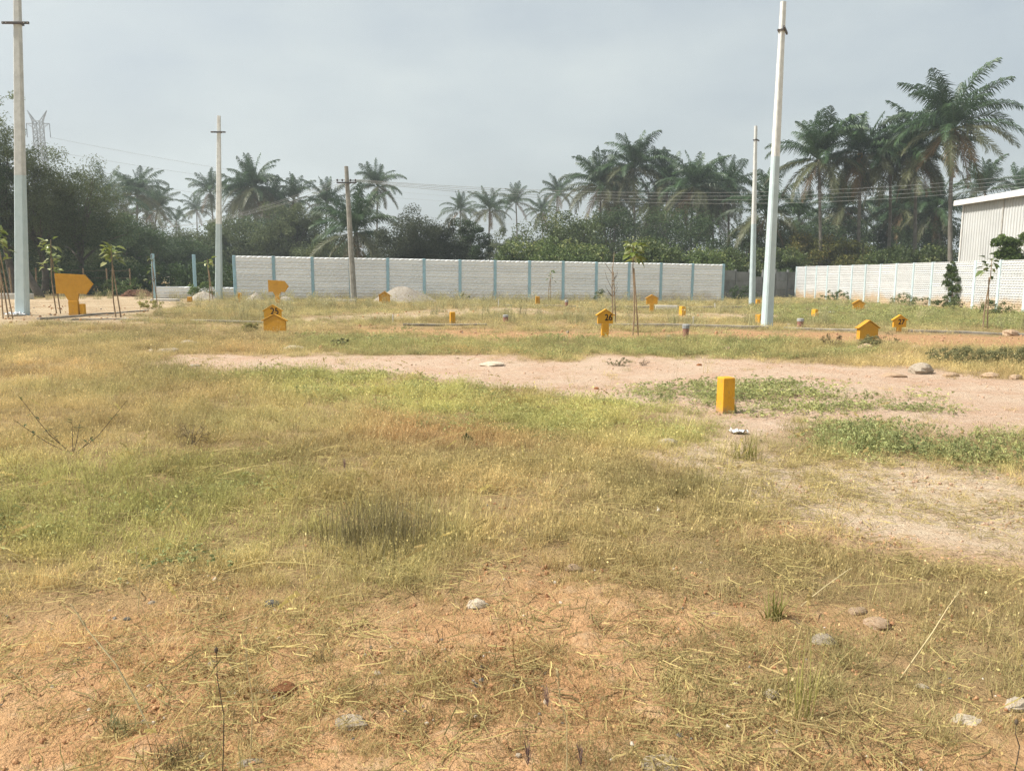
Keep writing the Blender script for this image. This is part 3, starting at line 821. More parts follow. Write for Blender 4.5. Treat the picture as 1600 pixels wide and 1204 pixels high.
def block_post(label, px, py, w, h, dpt=None, Yd=None, rz=0.3, lean=0.0, mat='yellow', grp=None):
    b = G(px, py) if Yd is None else P(px, py, Yd)
    b.z = float(H(b.x, b.y)) - 0.01
    dpt = dpt or w
    o = MB()
    vv = []
    for z, k in ((-.15, 1.0), (h - .012, .94), (h, .86)):
        x, y = w / 2 * k, dpt / 2 * k
        vv += [(-x, -y, z), (x, -y, z), (x, y, z), (-x, y, z)]
    ff = [(3, 2, 1, 0), (8, 9, 10, 11)]
    for r in range(2):
        for k in range(4): ff.append((r * 4 + k, r * 4 + (k + 1) % 4, r * 4 + 4 + (k + 1) % 4, r * 4 + 4 + k))
    ob = o.add(vv, ff).build('marker_post', M[mat], None, b, rz)
    ob.rotation_euler = (0, lean, rz)
    bv = ob.modifiers.new('bevel', 'BEVEL'); bv.width = 0.006; bv.segments = 2
    return props(ob, label, 'marker post', grp or 'yellow plot marker posts')
block_post('largest yellow concrete marker post, standing at the edge of the green patch', 1133, 644, 0.155, 0.415, 0.15, rz=0.28, lean=-0.01)
block_post('small yellow marker post behind a short kerb, middle of the field', 707, 506, 0.15, 0.36, rz=0.3)
block_post('yellow marker post leaning against the foot of the nearer tall pole', 1186, 511, 0.19, 0.32, rz=0.5, Yd=24.3)
block_post('yellow marker post beside the concrete block and the ochre sign', 1066, 494, 0.19, 0.38, rz=0.4)
block_post('short yellow marker post in green grass between pole and white wall', 1273, 496, 0.19, 0.32, rz=0.5)
block_post('small orange marker post in front of the patterned wall by the white kerb line', 840, 478, 0.20, 0.46, rz=0.1, mat='ochre')
block_post('orange marker post between the two pale gravel heaps', 375, 471, 0.16, 0.44, rz=0.1, Yd=37.0, mat='ochre')
block_post('short orange marker post left of the leftmost gravel heap', 297, 475, 0.2, 0.26, rz=0.1, Yd=36.0, mat='ochre')
block_post('orange marker post at the foot of the farther right pole', 1184, 478, 0.2, 0.36, rz=0.1, Yd=41.5, mat='ochre')

def pipe(label, px, py, r, h, Yd=None):
    b = G(px, py) if Yd is None else P(px, py, Yd)
    b.z = float(H(b.x, b.y))
    root = thing('pipe_stub', label, 'pipe', b, 0, 'capped pipe stubs')
    MB().tube([(0, 0, -.1), (0, 0, h * .74)], r, 14).build('tube', M['pipe'], root, sm=False)
    MB().tube([(0, 0, h * .72), (0, 0, h * .96), (0, 0, h)], [r * 1.15, r * 1.15, r * 1.0], 14).build('cap', M['pipe_cap'], root)
pipe('brown pipe stub with grey cap on the track left of the nearer pole', 1071, 530, 0.075, 0.36)
pipe('grey capped pipe stub beside the kerb right of the nearer pole', 1250, 513, 0.085, 0.29)
pipe('pale capped pipe stub in dry grass right of the small yellow post', 790, 504, 0.075, 0.24)
pipe('small grey pipe stub at the end of the pale kerb line', 885, 480, 0.075, 0.34)

def stake(label, px, py, h, r=0.022, Yd=None, lean=0.0):
    b = G(px, py) if Yd is None else P(px, py, Yd)
    o = MB().tube([(0, 0, -.1), (0, 0, h), (0, 0, h + .01)], [r, r, r * .5], 6).build('stake', M['pale_concrete'], None, b)
    o.rotation_euler = (0, lean, 0)
    return props(o, label, 'stake')
stake('thin white stake standing on the pale kerb line', 779, 480, 0.36)
stake('thin white stake behind the kerb near the brown pipe stub', 1083, 509, 0.27)
stake('short leaning white stake in green grass left of the farther pole', 1118, 484, 0.3, 0.03, lean=-.15)
stake('thin pale stake in tall dry grass before the gravel heap', 614, 503, 0.22)

def slabthing(label, px, py, L, w, h, rz, mat='pale_concrete', Yd=None, name='concrete_block', cat='concrete block'):
    b = G(px, py) if Yd is None else P(px, py, Yd)
    b.z = float(H(b.x, b.y))
    o = MB().box((0, 0, h / 2 - .02), (L, w, h), None, .012).build(name, M[mat], None, b, rz)
    return props(o, label, cat)
slabthing('loose concrete kerb block lying beside the ochre house sign', 1041, 484, 0.95, .3, .22, -.1)
slabthing('long white beam lying at the foot of the leaning pole', 526, 469, 1.9, .2, .16, .02, Yd=38.5)
slabthing('pale slab lying on sand near the low wall', 258, 468, 1.2, .5, .12, .1, Yd=37.0)
slabthing('flat pale board lying before the patterned wall near its right end', 1075, 474, 1.2, .3, .08, .05, Yd=43.5)
slabthing('white bench-like slab among the trees behind the left pole', 18, 452, 1.9, .35, .3, .03, Yd=38.0)

# ------------------------------------------------------------------ heaps
def heap(label, px, py, w, h, Yd, mat='gravel_pile', seed=1):
    b = P(px, py, Yd); b.z = float(H(b.x, b.y))
    n, rr = 40, 12
    vv = [(0, 0, h)]
    for r in range(1, rr + 1):
        for k in range(n):
            a = 2 * math.pi * k / n; f = r / rr
            rad = w / 2 * f * (1 + .18 * (float(fbm(math.cos(a) * 1.5 + seed, math.sin(a) * 1.5, seed)) - .5))
            z = h * (1 - f ** 1.35) * (1 + .5 * (float(fbm(math.cos(a) * 2 * f + seed * 3, math.sin(a) * 2 * f, seed + 4)) - .5)) + .05 * (float(vnoise(rad * 7 * math.cos(a), rad * 7 * math.sin(a), seed)) - .5)
            vv.append((rad * math.cos(a), rad * .8 * math.sin(a), z - .05 * f))
    ff = [(0, 1 + k, 1 + (k + 1) % n) for k in range(n)]
    for r in range(rr - 1):
        for k in range(n): ff.append((1 + r * n + k, 1 + (r + 1) * n + k, 1 + (r + 1) * n + (k + 1) % n, 1 + r * n + (k + 1) % n))
    o = MB().add(vv, ff).build('gravel_heap', M[mat], None, b, 0, True)
    return props(o, label, 'gravel heap', 'gravel heaps along the wall')
heap('broad low gravel heap before the middle of the patterned wall', 632, 473, 3.6, 0.80, 40.0, seed=3)
heap('pale gravel heap left of the left-end painted pole', 318, 471, 1.7, 0.50, 38.5, seed=5)
heap('small white gravel heap right of the left-end painted pole', 400, 470, 1.2, 0.42, 38.8, seed=8)
heap('small white gravel heap behind the smaller arrow sign', 446, 468, 1.1, 0.3, 38.5, seed=11)

# brick pile
bp = P(222, 462, 43.0); bp.z = float(H(bp.x, bp.y))
br = thing('brick_pile', 'low pile of red bricks beside the blue post left of the low wall', 'brick pile', bp)
bm_ = MB().box((0, 0, 0), (.23, .11, .075), None, .004).mesh('brick'); bm_.materials.append(M['brick'])
for r in range(5):
    for k in range(8 - r):
        for j in range(2):
            o = link('brick', bm_, None, br, ((k - (9 - r) / 2) * .25 + random.uniform(-.03, .03), j * .14 + random.uniform(-.02, .02), .03 + r * .078), random.uniform(-.15, .15))

# ------------------------------------------------------------------ rocks
def rock_mesh(seed, flat=1.0, n=14, m=9):
    r = np.random.default_rng(seed)
    vv = []
    dirs = r.normal(size=(9, 3)); dirs /= np.linalg.norm(dirs, axis=1)[:, None]
    offs = r.uniform(.62, .95, 9)
    for i in range(m + 1):
        ph = math.pi * i / m
        for k in range(n):
            th = 2 * math.pi * k / n
            d = np.array([math.sin(ph) * math.cos(th), math.sin(ph) * math.sin(th), math.cos(ph)])
            rad = 1.0
            for q, o_ in zip(dirs, offs):
                c = d @ q
                if c > .05: rad = min(rad, o_ / c)
            rad *= 1 + .06 * r.normal() * math.sin(ph)
            vv.append(d * rad)
    ff = []
    for i in range(m):
        for k in range(n): ff.append((i * n + k, (i + 1) * n + k, (i + 1) * n + (k + 1) % n, i * n + (k + 1) % n))
    return MB().add(vv, ff)
def rock(label, px, py, wpx, hr, mat, seed, rz=0.0, dr=0.7, name='stone', cat='stone', Yd=None):
    b = G(px, py) if Yd is None else P(px, py, Yd)
    b.z = float(H(b.x, b.y))
    w = wpx * mpp(b)
    me = rock_mesh(seed).mesh(name)
    o = link(name, me, M[mat], None, b, rz)
    o.scale = (w / 2, w / 2 * dr, w / 2 * hr)
    o.location.z += w / 2 * hr * .2
    return props(o, label, cat)
ROCKS = [
    ('pale elongated stone slab in grass below the number 25 sign, farther left of two', 294, 537, 32, .32, 'stone_grey', .25),
    ('grey flat stone slab at the left tip of the pink soil', 264, 549, 36, .3, 'stone_grey', -.2),
    ('small pale stone beside the grey slab at the pink soil tip', 237, 550, 10, .8, 'stone_white', 0),
    ('small flat dark slab on the soil edge below the two slabs', 305, 572, 22, .3, 'stone_grey', .1),
    ('flat pale stone in grass below the blank brown house sign', 458, 544, 36, .22, 'stone_white', 0),
    ('flat pale stone in the middle of the pink soil strip', 768, 571, 44, .25, 'stone_white', .1),
    ('large grey boulder on pink soil at the right', 1438, 583, 46, .62, 'stone_grey', .4),
    ('low flat stone just left of the large grey boulder', 1396, 588, 44, .3, 'stone_tan', .1),
    ('pale stone in grass right of the large blank sign', 1431, 546, 22, .55, 'stone_tan', .2),
    ('small pale stone below the stone right of the large blank sign', 1462, 557, 16, .6, 'stone_tan', .2),
    ('tan pale stone on the track near the white wall sapling', 1580, 524, 34, .5, 'stone_tan', .3),
    ('flat stone in grass before the brown pipe stub', 1137, 548, 22, .5, 'stone_tan', .1),
    ('white pointed stone on the track left of the brown pipe stub', 1045, 528, 9, 1.0, 'stone_white', 0),
    ('flat grey stone in grass left of the pale litter', 1046, 694, 40, .4, 'stone_grey', .2),
    ('bright white stone on red soil, centre foreground', 746, 948, 40, .62, 'stone_white', .3),
    ('dark grey stone at the edge of the red soil', 424, 946, 27, .6, 'stone_dark', 0),
    ('small dark stone left of the larger dark grey stone', 200, 969, 15, .7, 'stone_dark', .5),
    ('small pale stone between the two dark stones', 238, 944, 17, .6, 'stone_grey', .2),
    ('tan broad stone in grass on the right, larger of a pair', 1370, 978, 48, .5, 'stone_tan', .1),
    ('tan stone behind the larger tan stone of the pair', 1341, 957, 36, .5, 'stone_tan', .5),
    ('pale greenish stone left of the tan pair', 1288, 1004, 46, .55, 'stone_grey', .2),
    ('small white stone by the yellow-green grass tuft', 1240, 977, 22, .5, 'stone_white', .2),
    ('small tan stone left of the yellow-green grass tuft', 1117, 962, 20, .6, 'stone_tan', 0),
    ('pale tan stone low in the right foreground', 1206, 1086, 30, .6, 'stone_white', .4),
    ('white stone at the right edge of the foreground', 1590, 1106, 40, .8, 'stone_white', .3),
    ('flat white slab in the lower right foreground', 1508, 1127, 56, .25, 'stone_white', .1),
    ('small white stone in grass of the right foreground', 1440, 1075, 26, .5, 'stone_white', .2),
    ('small round white stone on red soil left of centre', 589, 1053, 13, .8, 'stone_white', 0),
    ('brown soil clod in the left foreground', 443, 1083, 46, .72, 'clod', .3),
    ('left one of two small white pebbles above the brown clod', 332, 1038, 14, .8, 'stone_white', .3),
    ('right one of two small white pebbles above the brown clod', 346, 1038, 10, .8, 'stone_white', .3),
    ('large flat pale stone sunk in soil at lower centre left', 548, 1128, 60, .2, 'stone_grey', 0),
    ('flat whitish stone at the bottom edge, right of centre', 1036, 1197, 76, .25, 'stone_white', .1),
    ('flat bluish grey slab at the bottom left', 392, 1192, 40, .25, 'stone_grey', .4),
    ('tiny white stone near the bottom centre', 811, 1180, 11, .8, 'stone_white', 0),
    ('tan stone in thin grass above the centre red soil', 896, 889, 28, .5, 'stone_tan', .2),
    ('first of the tan lumps on pink soil at the right edge', 1486, 588, 26, .45, 'stone_tan', .1),
    ('second of the tan lumps on pink soil at the right edge', 1545, 589, 34, .4, 'stone_tan', .3),
    ('third of the tan lumps on pink soil at the right edge', 1588, 592, 28, .45, 'stone_tan', .6),
    ('boulder half hidden by the bush before the large blank sign', 1350, 546, 30, .55, 'stone_tan', .2),
    ('small dark clod on pink soil left of the big marker post', 932, 608, 9, .7, 'clod', .2),
    ('small brown clod on pink soil above the green patch', 1092, 571, 10, .6, 'clod', .2),
]
for i, (lb, px, py, w, hr, mt, rz) in enumerate(ROCKS): rock(lb, px, py, w, hr, mt, 100 + i * 3, rz)

def litter(label, px, py, w, seed, Yd=None):
    b = G(px, py); b.z = float(H(b.x, b.y)) + .004
    r = np.random.default_rng(seed); n = 9
    vv, ff = [], []
    for i in range(n):
        for j in range(n):
            vv.append(((i / (n - 1) - .5) * w * (1 + .2 * r.normal() * .5), (j / (n - 1) - .5) * w * .7, .02 + abs(r.normal()) * w * .09))
    for i in range(n - 1):
        for j in range(n - 1): ff.append((i * n + j, (i + 1) * n + j, (i + 1) * n + j + 1, i * n + j + 1))
    o = MB().add(vv, ff).build('plastic_scrap', M['plastic_white'], None, b, r.uniform(0, 3))
    so = o.modifiers.new('solid', 'SOLIDIFY'); so.thickness = .002
    return props(o, label, 'litter')
litter('crumpled white plastic scrap on soil below the largest marker post', 1154, 678, .17, 3)
litter('crumpled white scrap in dry grass right of the small brown sign', 647, 478, .3, 5)
litter('white scrap in green grass right of the short yellow post', 1299, 489, .26, 6)
litter('pale scraps at the foot of the far left pole', 22, 493, .5, 9)

# ------------------------------------------------------------------ palms
def frond_mesh(seed, el, L, droop, twist=0.0, sparse=1.0):
    r = np.random.default_rng(seed)
    n = 14; pts = []; p = np.zeros(3); seglen = L / n
    side = r.normal() * .12
    for i in range(n + 1):
        pts.append(p.copy())
        s = i / n
        th = el - droop * s ** 1.25
        th = max(th, -1.5)
        p = p + seglen * np.array([math.cos(th) * math.cos(side * s), math.cos(th) * math.sin(side * s), math.sin(th)])
    pts = np.array(pts)
    V, FN, I, VV = [], [], [], []
    def addf(vs_, val):
        k = len(V); V.extend(vs_); VV.extend([val] * len(vs_)); FN.append(len(vs_)); I.extend(range(k, k + len(vs_)))
    for i in range(n):                              # rachis, a three-sided rib
        r0, r1 = .05 * (1 - i / n) + .012, .05 * (1 - (i + 1) / n) + .012
        t = pts[i + 1] - pts[i]; t /= np.linalg.norm(t)
        a = np.cross(t, [0, 0, 1]); a /= np.linalg.norm(a) + 1e-9; b_ = np.cross(a, t)
        ring = lambda c, q: [c + a * q, c - a * q, c - b_ * q]
        A_, B_ = ring(pts[i], r0), ring(pts[i + 1], r1)
        for k in range(3): addf([A_[k], A_[(k + 1) % 3], B_[(k + 1) % 3], B_[k]], .9)
    m = int(60 * sparse)
    for i in range(m):
        s = .13 + .87 * i / m
        f = s * n; j = min(int(f), n - 1); c = pts[j] + (pts[j + 1] - pts[j]) * (f - j)
        t = pts[j + 1] - pts[j]; t /= np.linalg.norm(t)
        a = np.cross(t, [0, 0, 1]); a /= np.linalg.norm(a) + 1e-9; b_ = np.cross(a, t)
        ll = L * .235 * (math.sin(math.pi * min(1, (s * .92 + .1))) ** .55 * .9 + .12)
        for sg in (-1, 1):
            if r.random() < .06: continue
            fw = .55 + .5 * s + r.normal() * .1
            lift = .25 - .15 * s + r.normal() * .12 + twist * sg
            d = a * sg * math.cos(fw) + t * math.sin(fw) + b_ * lift
            d /= np.linalg.norm(d)
            l_ = ll * r.uniform(.85, 1.1)
            w = .033 * r.uniform(.8, 1.25) * (L / 4.5)
            mid = c + d * l_ * .5 + np.array([0, 0, -.05 * l_])
            d2 = d * .75 + np.array([0, 0, -1.0 * r.uniform(.6, 1.25)]); d2 /= np.linalg.norm(d2)
            tip = mid + d2 * l_ * .55
            wv = t * w
            val = r.uniform(.0, .7) + .3 * (sg > 0)
            addf([c - wv * .8, c + wv * .8, mid + wv, mid - wv], val)
            addf([mid - wv, mid + wv, tip], val)
    me = mesh_np('frond', np.array(V), FN, I)
    fattr(me, 'v', VV)
    return me
FR = {}
def fr(kind, k):
    key = (kind, k)
    if key not in FR:
        el, dr, L, mt = {'spear': (1.42, .3, 3.9, 'palm_green'), 'high': (1.15, 1.05, 4.8, 'palm_green'), 'mid': (.78, 1.5, 4.9, 'palm_green'),
                         'flat': (.3, 1.45, 4.9, 'palm_green'), 'low': (-.1, 1.3, 4.8, 'palm_olive'), 'hang': (-.65, .85, 4.7, 'palm_olive'), 'dead': (-1.0, .5, 4.0, 'palm_brown')}[kind]
        me = frond_mesh(hash((kind, k)) % 1000 if False else sum(map(ord, kind)) * 7 + k, el + (k - 1) * .12, L, dr + (k - 1) * .15, .1 * (k - 1), .8 if kind == 'dead' else 1.0)
        me.materials.append(M[mt]); FR[key] = me
    return FR[key]
coco = rock_mesh(5).mesh('coconut'); coco.materials.append(M['coconut'])
def palm(label, px, py, Y, fl, base_px=None, nfr=28, skirt=1.0, seed=0, nuts=False, wind=0.0, group='coconut palms behind the walls'):
    top = P(px, py, Y)
    bpx = px if base_px is None else base_px
    bx = P(bpx, 440, Y).x
    bz = float(H(bx, Y))
    root = thing('coconut_palm', label, 'palm tree', (bx, Y, bz), 0, group)
    r = random.Random(seed * 31 + 7)
    tx, tz = top.x - bx, top.z - bz
    sc_ = fl * 1.08 / 4.8
    pts, rad = [], []
    cv = r.uniform(-.5, .5)
    for i in range(13):
        f = i / 12
        pts.append((tx * f ** 1.4 + cv * math.sin(math.pi * f) * .6, .25 * math.sin(f * 3 + seed), -.15 + (tz + .15) * f))
        rad.append((.24 * math.exp(-f * 9) + .155 - .035 * f + (.012 if i % 2 else 0)) * max(.8, fl / 4.8))
    MB().tube(pts, rad, 8).build('trunk', M['palm_bark'], root, sm=True)
    ks = ['spear'] * 4 + ['high'] * int(nfr * .22) + ['mid'] * int(nfr * .24) + ['flat'] * int(nfr * .2) + ['low'] * int(nfr * .17 * skirt) + ['hang'] * int(nfr * .13 * skirt) + ['dead'] * int(nfr * .09 * skirt)
    nfr2 = r.uniform(.95, 1.2); tl = (r.uniform(-.16, .16), r.uniform(-.16, .16))
    ks = [k for k in ks if r.random() < nfr2] + [k for k in ks[4:] if r.random() < .2]
    age = r.random()
    wt = {'high': 1.35 - .7 * age, 'mid': 1.1, 'flat': 1.0, 'low': .75 + .5 * age, 'hang': .55 + .9 * age, 'dead': .4 + 1.2 * age, 'spear': 1.0}
    ks = [k for k in ks for q in range(2) if r.random() < wt[k] / 2]
    a = r.uniform(0, 6.28)
    for k in ks:
        a += 2.39996 + r.uniform(-.25, .25)
        o = link('frond', fr(k, r.randrange(3)), None, root, (tx, .25 * math.sin(3 + seed), tz - .05 + r.uniform(-.15, .1)), a)
        s = sc_ * r.uniform(.86, 1.12)
        o.scale = (s, s, s)
        o.rotation_euler = (r.uniform(-.35, .35) + tl[0], r.uniform(-.22, .2) + tl[1], a)
    if nuts:
        for q in range(9):
            o = link('coconut', coco, None, root, (tx + r.uniform(-.35, .35), r.uniform(-.45, .1), tz - .35 + r.uniform(-.25, .15)))
            o.scale = (.13, .13, .16)
    return root
PALMS = [
    ('tallest coconut palm, its crown high above the shed corner', 1490, 200, 64, 5.0, 1487, 30, 1.0, True),
    ('coconut palm directly left of the tallest one, crowns touching', 1427, 238, 70, 4.7, 1430, 28, 1.1, True),
    ('coconut palm with a long brown skirt, third from the shed', 1388, 258, 72, 4.5, 1386, 28, 1.3, False),
    ('coconut palm with arching crown, fourth from the shed', 1345, 238, 71, 4.7, 1342, 28, 1.2, True),
    ('coconut palm just right of the nearer painted pole, dense dark crown', 1281, 248, 70, 4.6, 1282, 28, 1.1, False),
    ('low coconut palm behind the nearer painted pole, fronds spreading wide', 1199, 335, 74, 4.8, 1215, 24, 1.0, False),
    ('coconut palm just left of the farther painted pole', 1139, 290, 88, 4.3, 1138, 26, 1.1, False),
    ('coconut palm with drooping brown skirt, second left of the farther pole', 1084, 292, 86, 4.5, 1083, 28, 1.4, False),
    ('coconut palm between the skirted palm and the tall central palm', 1042, 290, 92, 4.6, 1045, 26, 1.2, False),
    ('tall coconut palm crowning the central right cluster', 989, 262, 92, 5.0, 992, 28, 1.2, False),
    ('coconut palm at the left end of the central right cluster', 938, 290, 94, 4.8, 939, 28, 1.3, False),
    ('coconut palm tucked behind the left end of the central right cluster', 962, 300, 108, 4.4, 955, 24, 1.2, False),
    ('coconut palm half hidden among the central right cluster', 1062, 312, 108, 4.4, 1020, 24, 1.2, False),
    ('coconut palm seen behind the gap of the farther pole', 1112, 305, 110, 4.2, 1105, 24, 1.0, False),
    ('small distant palm rising over the mango trees, right one of the row of four', 871, 303, 150, 4.0, 868, 22, .7, False),
    ('small distant palm, second from right in the row of four', 806, 316, 142, 4.3, 806, 22, .7, False),
    ('slim distant palm with bare trunk showing beside the round bushes', 765, 327, 126, 4.3, 767, 24, .8, False),
    ('pale distant palm rising over the round bushes, left one of the row of four', 719, 329, 146, 4.4, 720, 22, .6, False),
    ('hazy distant palm behind the mango trees', 846, 330, 160, 4.2, 846, 22, .8, False),
    ('slender palm standing clear right of the leaning utility pole', 590, 291, 112, 4.1, 589, 22, .7, False),
    ('low broad palm with spreading dark fronds behind the leaning utility pole', 556, 362, 72, 4.8, 556, 30, 1.2, False),
    ('palm just left of the leaning utility pole', 512, 318, 108, 4.3, 512, 24, .9, False),
    ('palm top over the creeper-clad tree', 459, 312, 104, 3.8, 459, 22, .6, False),
    ('tall full palm right of the left-end painted pole', 397, 291, 100, 4.4, 398, 28, 1.1, False),
    ('second palm overlapping the tall full palm', 378, 306, 106, 4.2, 384, 24, 1.1, False),
    ('third palm of the overlapping clump, lower right', 420, 318, 104, 3.9, 420, 24, 1.1, False),
    ('palm directly behind the left-end painted pole', 329, 299, 128, 4.0, 335, 22, .7, False),
    ('small hazy palm left of the left-end painted pole', 308, 328, 165, 4.0, 310, 20, .6, False),
    ('small hazy palm low between the left trees', 276, 346, 160, 3.8, 276, 20, .7, False),
    ('palm leaning over the dark left tree belt', 246, 326, 118, 4.2, 240, 24, .9, False),
    ('full palm in the left tree belt, highest of that group', 213, 303, 108, 4.6, 215, 26, 1.0, False),
    ('palm at the right edge of the big airy left trees', 163, 308, 92, 4.6, 168, 24, .9, False),
    ('background palm between the tall central palm and the left end palm', 962, 318, 112, 4.6, 965, 26, 1.3, False),
    ('background palm between the skirted palm and the tall central palm, lower crown', 1022, 322, 112, 4.8, 1024, 26, 1.3, False),
    ('background palm right of the skirted palm, lower crown', 1112, 330, 104, 4.6, 1114, 26, 1.3, False),
    ('background palm behind the fourth palm from the shed', 1318, 325, 90, 4.4, 1316, 26, 1.3, False),
    ('background palm between the second and third palms from the shed', 1412, 322, 88, 4.4, 1410, 26, 1.3, False),
    ('background palm just left of the tallest palm trunk, lower crown', 1464, 326, 84, 4.4, 1466, 26, 1.3, False),
    ('background palm in the left belt behind the overlapping clump', 436, 335, 116, 4.2, 438, 24, 1.1, False),
    ('background palm in the left belt right of its full palm', 230, 330, 128, 4.4, 232, 24, 1.1, False),
    ('low background palm under the palms right of the nearer pole', 1312, 348, 92, 4.5, 1312, 24, 1.2, False),
    ('low background palm under the third palm from the shed', 1398, 350, 96, 4.6, 1398, 24, 1.2, False),
    ('low background palm left of the shed corner', 1447, 345, 90, 4.6, 1447, 26, 1.2, False),
    ('hazy palm behind the tallest palm on the shed side', 1541, 300, 98, 4.6, 1535, 24, .9, False),
    ('hazy palm peeking over the shed roof at the right edge', 1592, 303, 100, 4.4, 1592, 22, .8, False),
    ('low background palm between the nearer pole and its neighbour palm', 1247, 340, 105, 4.2, 1247, 22, 1.1, False),
]
for i, (lb, px, py, Y, fl, bpx, nf, sk, nt_) in enumerate(PALMS): palm(lb, px, py, Y, fl, bpx, nf, sk, i, nt_)

# ------------------------------------------------------------------ broadleaf trees
def leaf_cloud(name, centres, radii, n_leaf, size, seed, flat=.75, up=.5, vshift=None, aspect=.45):
    """many folded leaf quads on the shells of clumps"""
    r = np.random.default_rng(seed)
    c = np.repeat(np.asarray(centres), n_leaf, axis=0); R_ = np.repeat(np.asarray(radii), n_leaf)
    N = len(c)
    d = r.normal(size=(N, 3)); d /= np.linalg.norm(d, axis=1)[:, None]
    rad = R_ * (r.random(N) ** .45)
    p = c + d * rad[:, None] * np.array([1, 1, flat])
    nrm = d * .6 + r.normal(size=(N, 3)) * .55 + np.array([0, 0, up]); nrm /= np.linalg.norm(nrm, axis=1)[:, None]
    t = np.cross(nrm, r.normal(size=(N, 3))); t /= np.linalg.norm(t, axis=1)[:, None] + 1e-9
    b_ = np.cross(nrm, t)
    s = size * r.uniform(.6, 1.3, N)[:, None]
    fold = nrm * s * .12
    v = np.stack([p - t * s * .5, p + b_ * s * aspect * .5 + fold, p + t * s * .5 - nrm * s * .15, p - b_ * s * aspect * .5 + fold], 1).reshape(-1, 3)
    me = mesh_np(name, v, np.full(N, 4), np.arange(4 * N))
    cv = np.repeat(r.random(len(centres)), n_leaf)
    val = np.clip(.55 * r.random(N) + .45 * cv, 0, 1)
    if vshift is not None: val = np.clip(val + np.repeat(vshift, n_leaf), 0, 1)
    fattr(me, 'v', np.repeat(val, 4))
    return me

def tree(label, px, py_top, Y, rx, zbot, mat, leaf, nclump, nleaf, seed, clump=None, trunk_r=.16, lean=0.0, cat='tree', name='tree', group=None, shape=1.0, base=None, ry=None):
    top = P(px, py_top, Y)
    bx = top.x - lean; z0 = float(H(bx, Y))
    root = thing(name, label, cat, (bx, Y, z0), 0, group)
    r = np.random.default_rng(seed)
    zt = top.z - z0
    cz, rz_ = (zt + zbot) / 2, (zt - zbot) / 2
    ry = ry or rx
    cl = clump or rx * .30; nleaf = int(nleaf * 1.45)
    d = r.normal(size=(nclump, 3)); d /= np.linalg.norm(d, axis=1)[:, None]
    f = r.random(nclump) ** .38
    wob = 1 + .32 * (r.random(nclump) - .55)
    cen = np.stack([lean + d[:, 0] * f * wob * (rx - cl * .6), d[:, 1] * f * wob * (ry - cl * .6), cz + d[:, 2] * f * wob * (rz_ - cl * .5)], 1)
    if shape != 1.0:
        k = np.clip((cen[:, 2] - zbot) / (zt - zbot), 0, 1)
        cen[:, 0] = lean + (cen[:, 0] - lean) * (1 + (shape - 1) * k)
    rad = cl * r.uniform(.55, 1.15, nclump)
    hi_ = np.percentile(cen[:, 2] + rad * .75, 97); cen[:, 2] = zbot + (cen[:, 2] - zbot) * (zt - zbot) / max(hi_ - zbot, .1)
    ex_ = np.percentile(np.abs(cen[:, 0] - lean) + rad, 95); cen[:, 0] = lean + (cen[:, 0] - lean) * rx / ex_
    cen[:, 2] = np.maximum(cen[:, 2], rad * .5)
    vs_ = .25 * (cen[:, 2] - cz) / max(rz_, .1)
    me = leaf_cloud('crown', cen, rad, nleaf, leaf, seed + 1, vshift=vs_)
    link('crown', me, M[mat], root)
    mb = MB()
    fork = max(.4, zbot + rz_ * .35)
    pts = [(lean * q * .6 + .1 * math.sin(q * 5 + seed), .1 * math.cos(q * 4 + seed), -.15 + (fork + .15) * q) for q in np.linspace(0, 1, 6)]
    mb.tube(pts, list(np.linspace(trunk_r * 1.25, trunk_r * .8, 6)), 7)
    link('trunk', mb.mesh('trunk', True), M['bark'], root)
    lim = MB()
    for k in range(min(14, nclump)):
        e = Vector(cen[k]); s0 = Vector(pts[-1 - (k % 2)])
        mid = s0.lerp(e, .5) + Vector((0, 0, .12 * (e - s0).length))
        lim.tube([s0, mid, e], [trunk_r * .5, trunk_r * .3, trunk_r * .1], 5, False)
    link('limbs', lim.mesh('limbs', True), M['bark'], root)
    return root
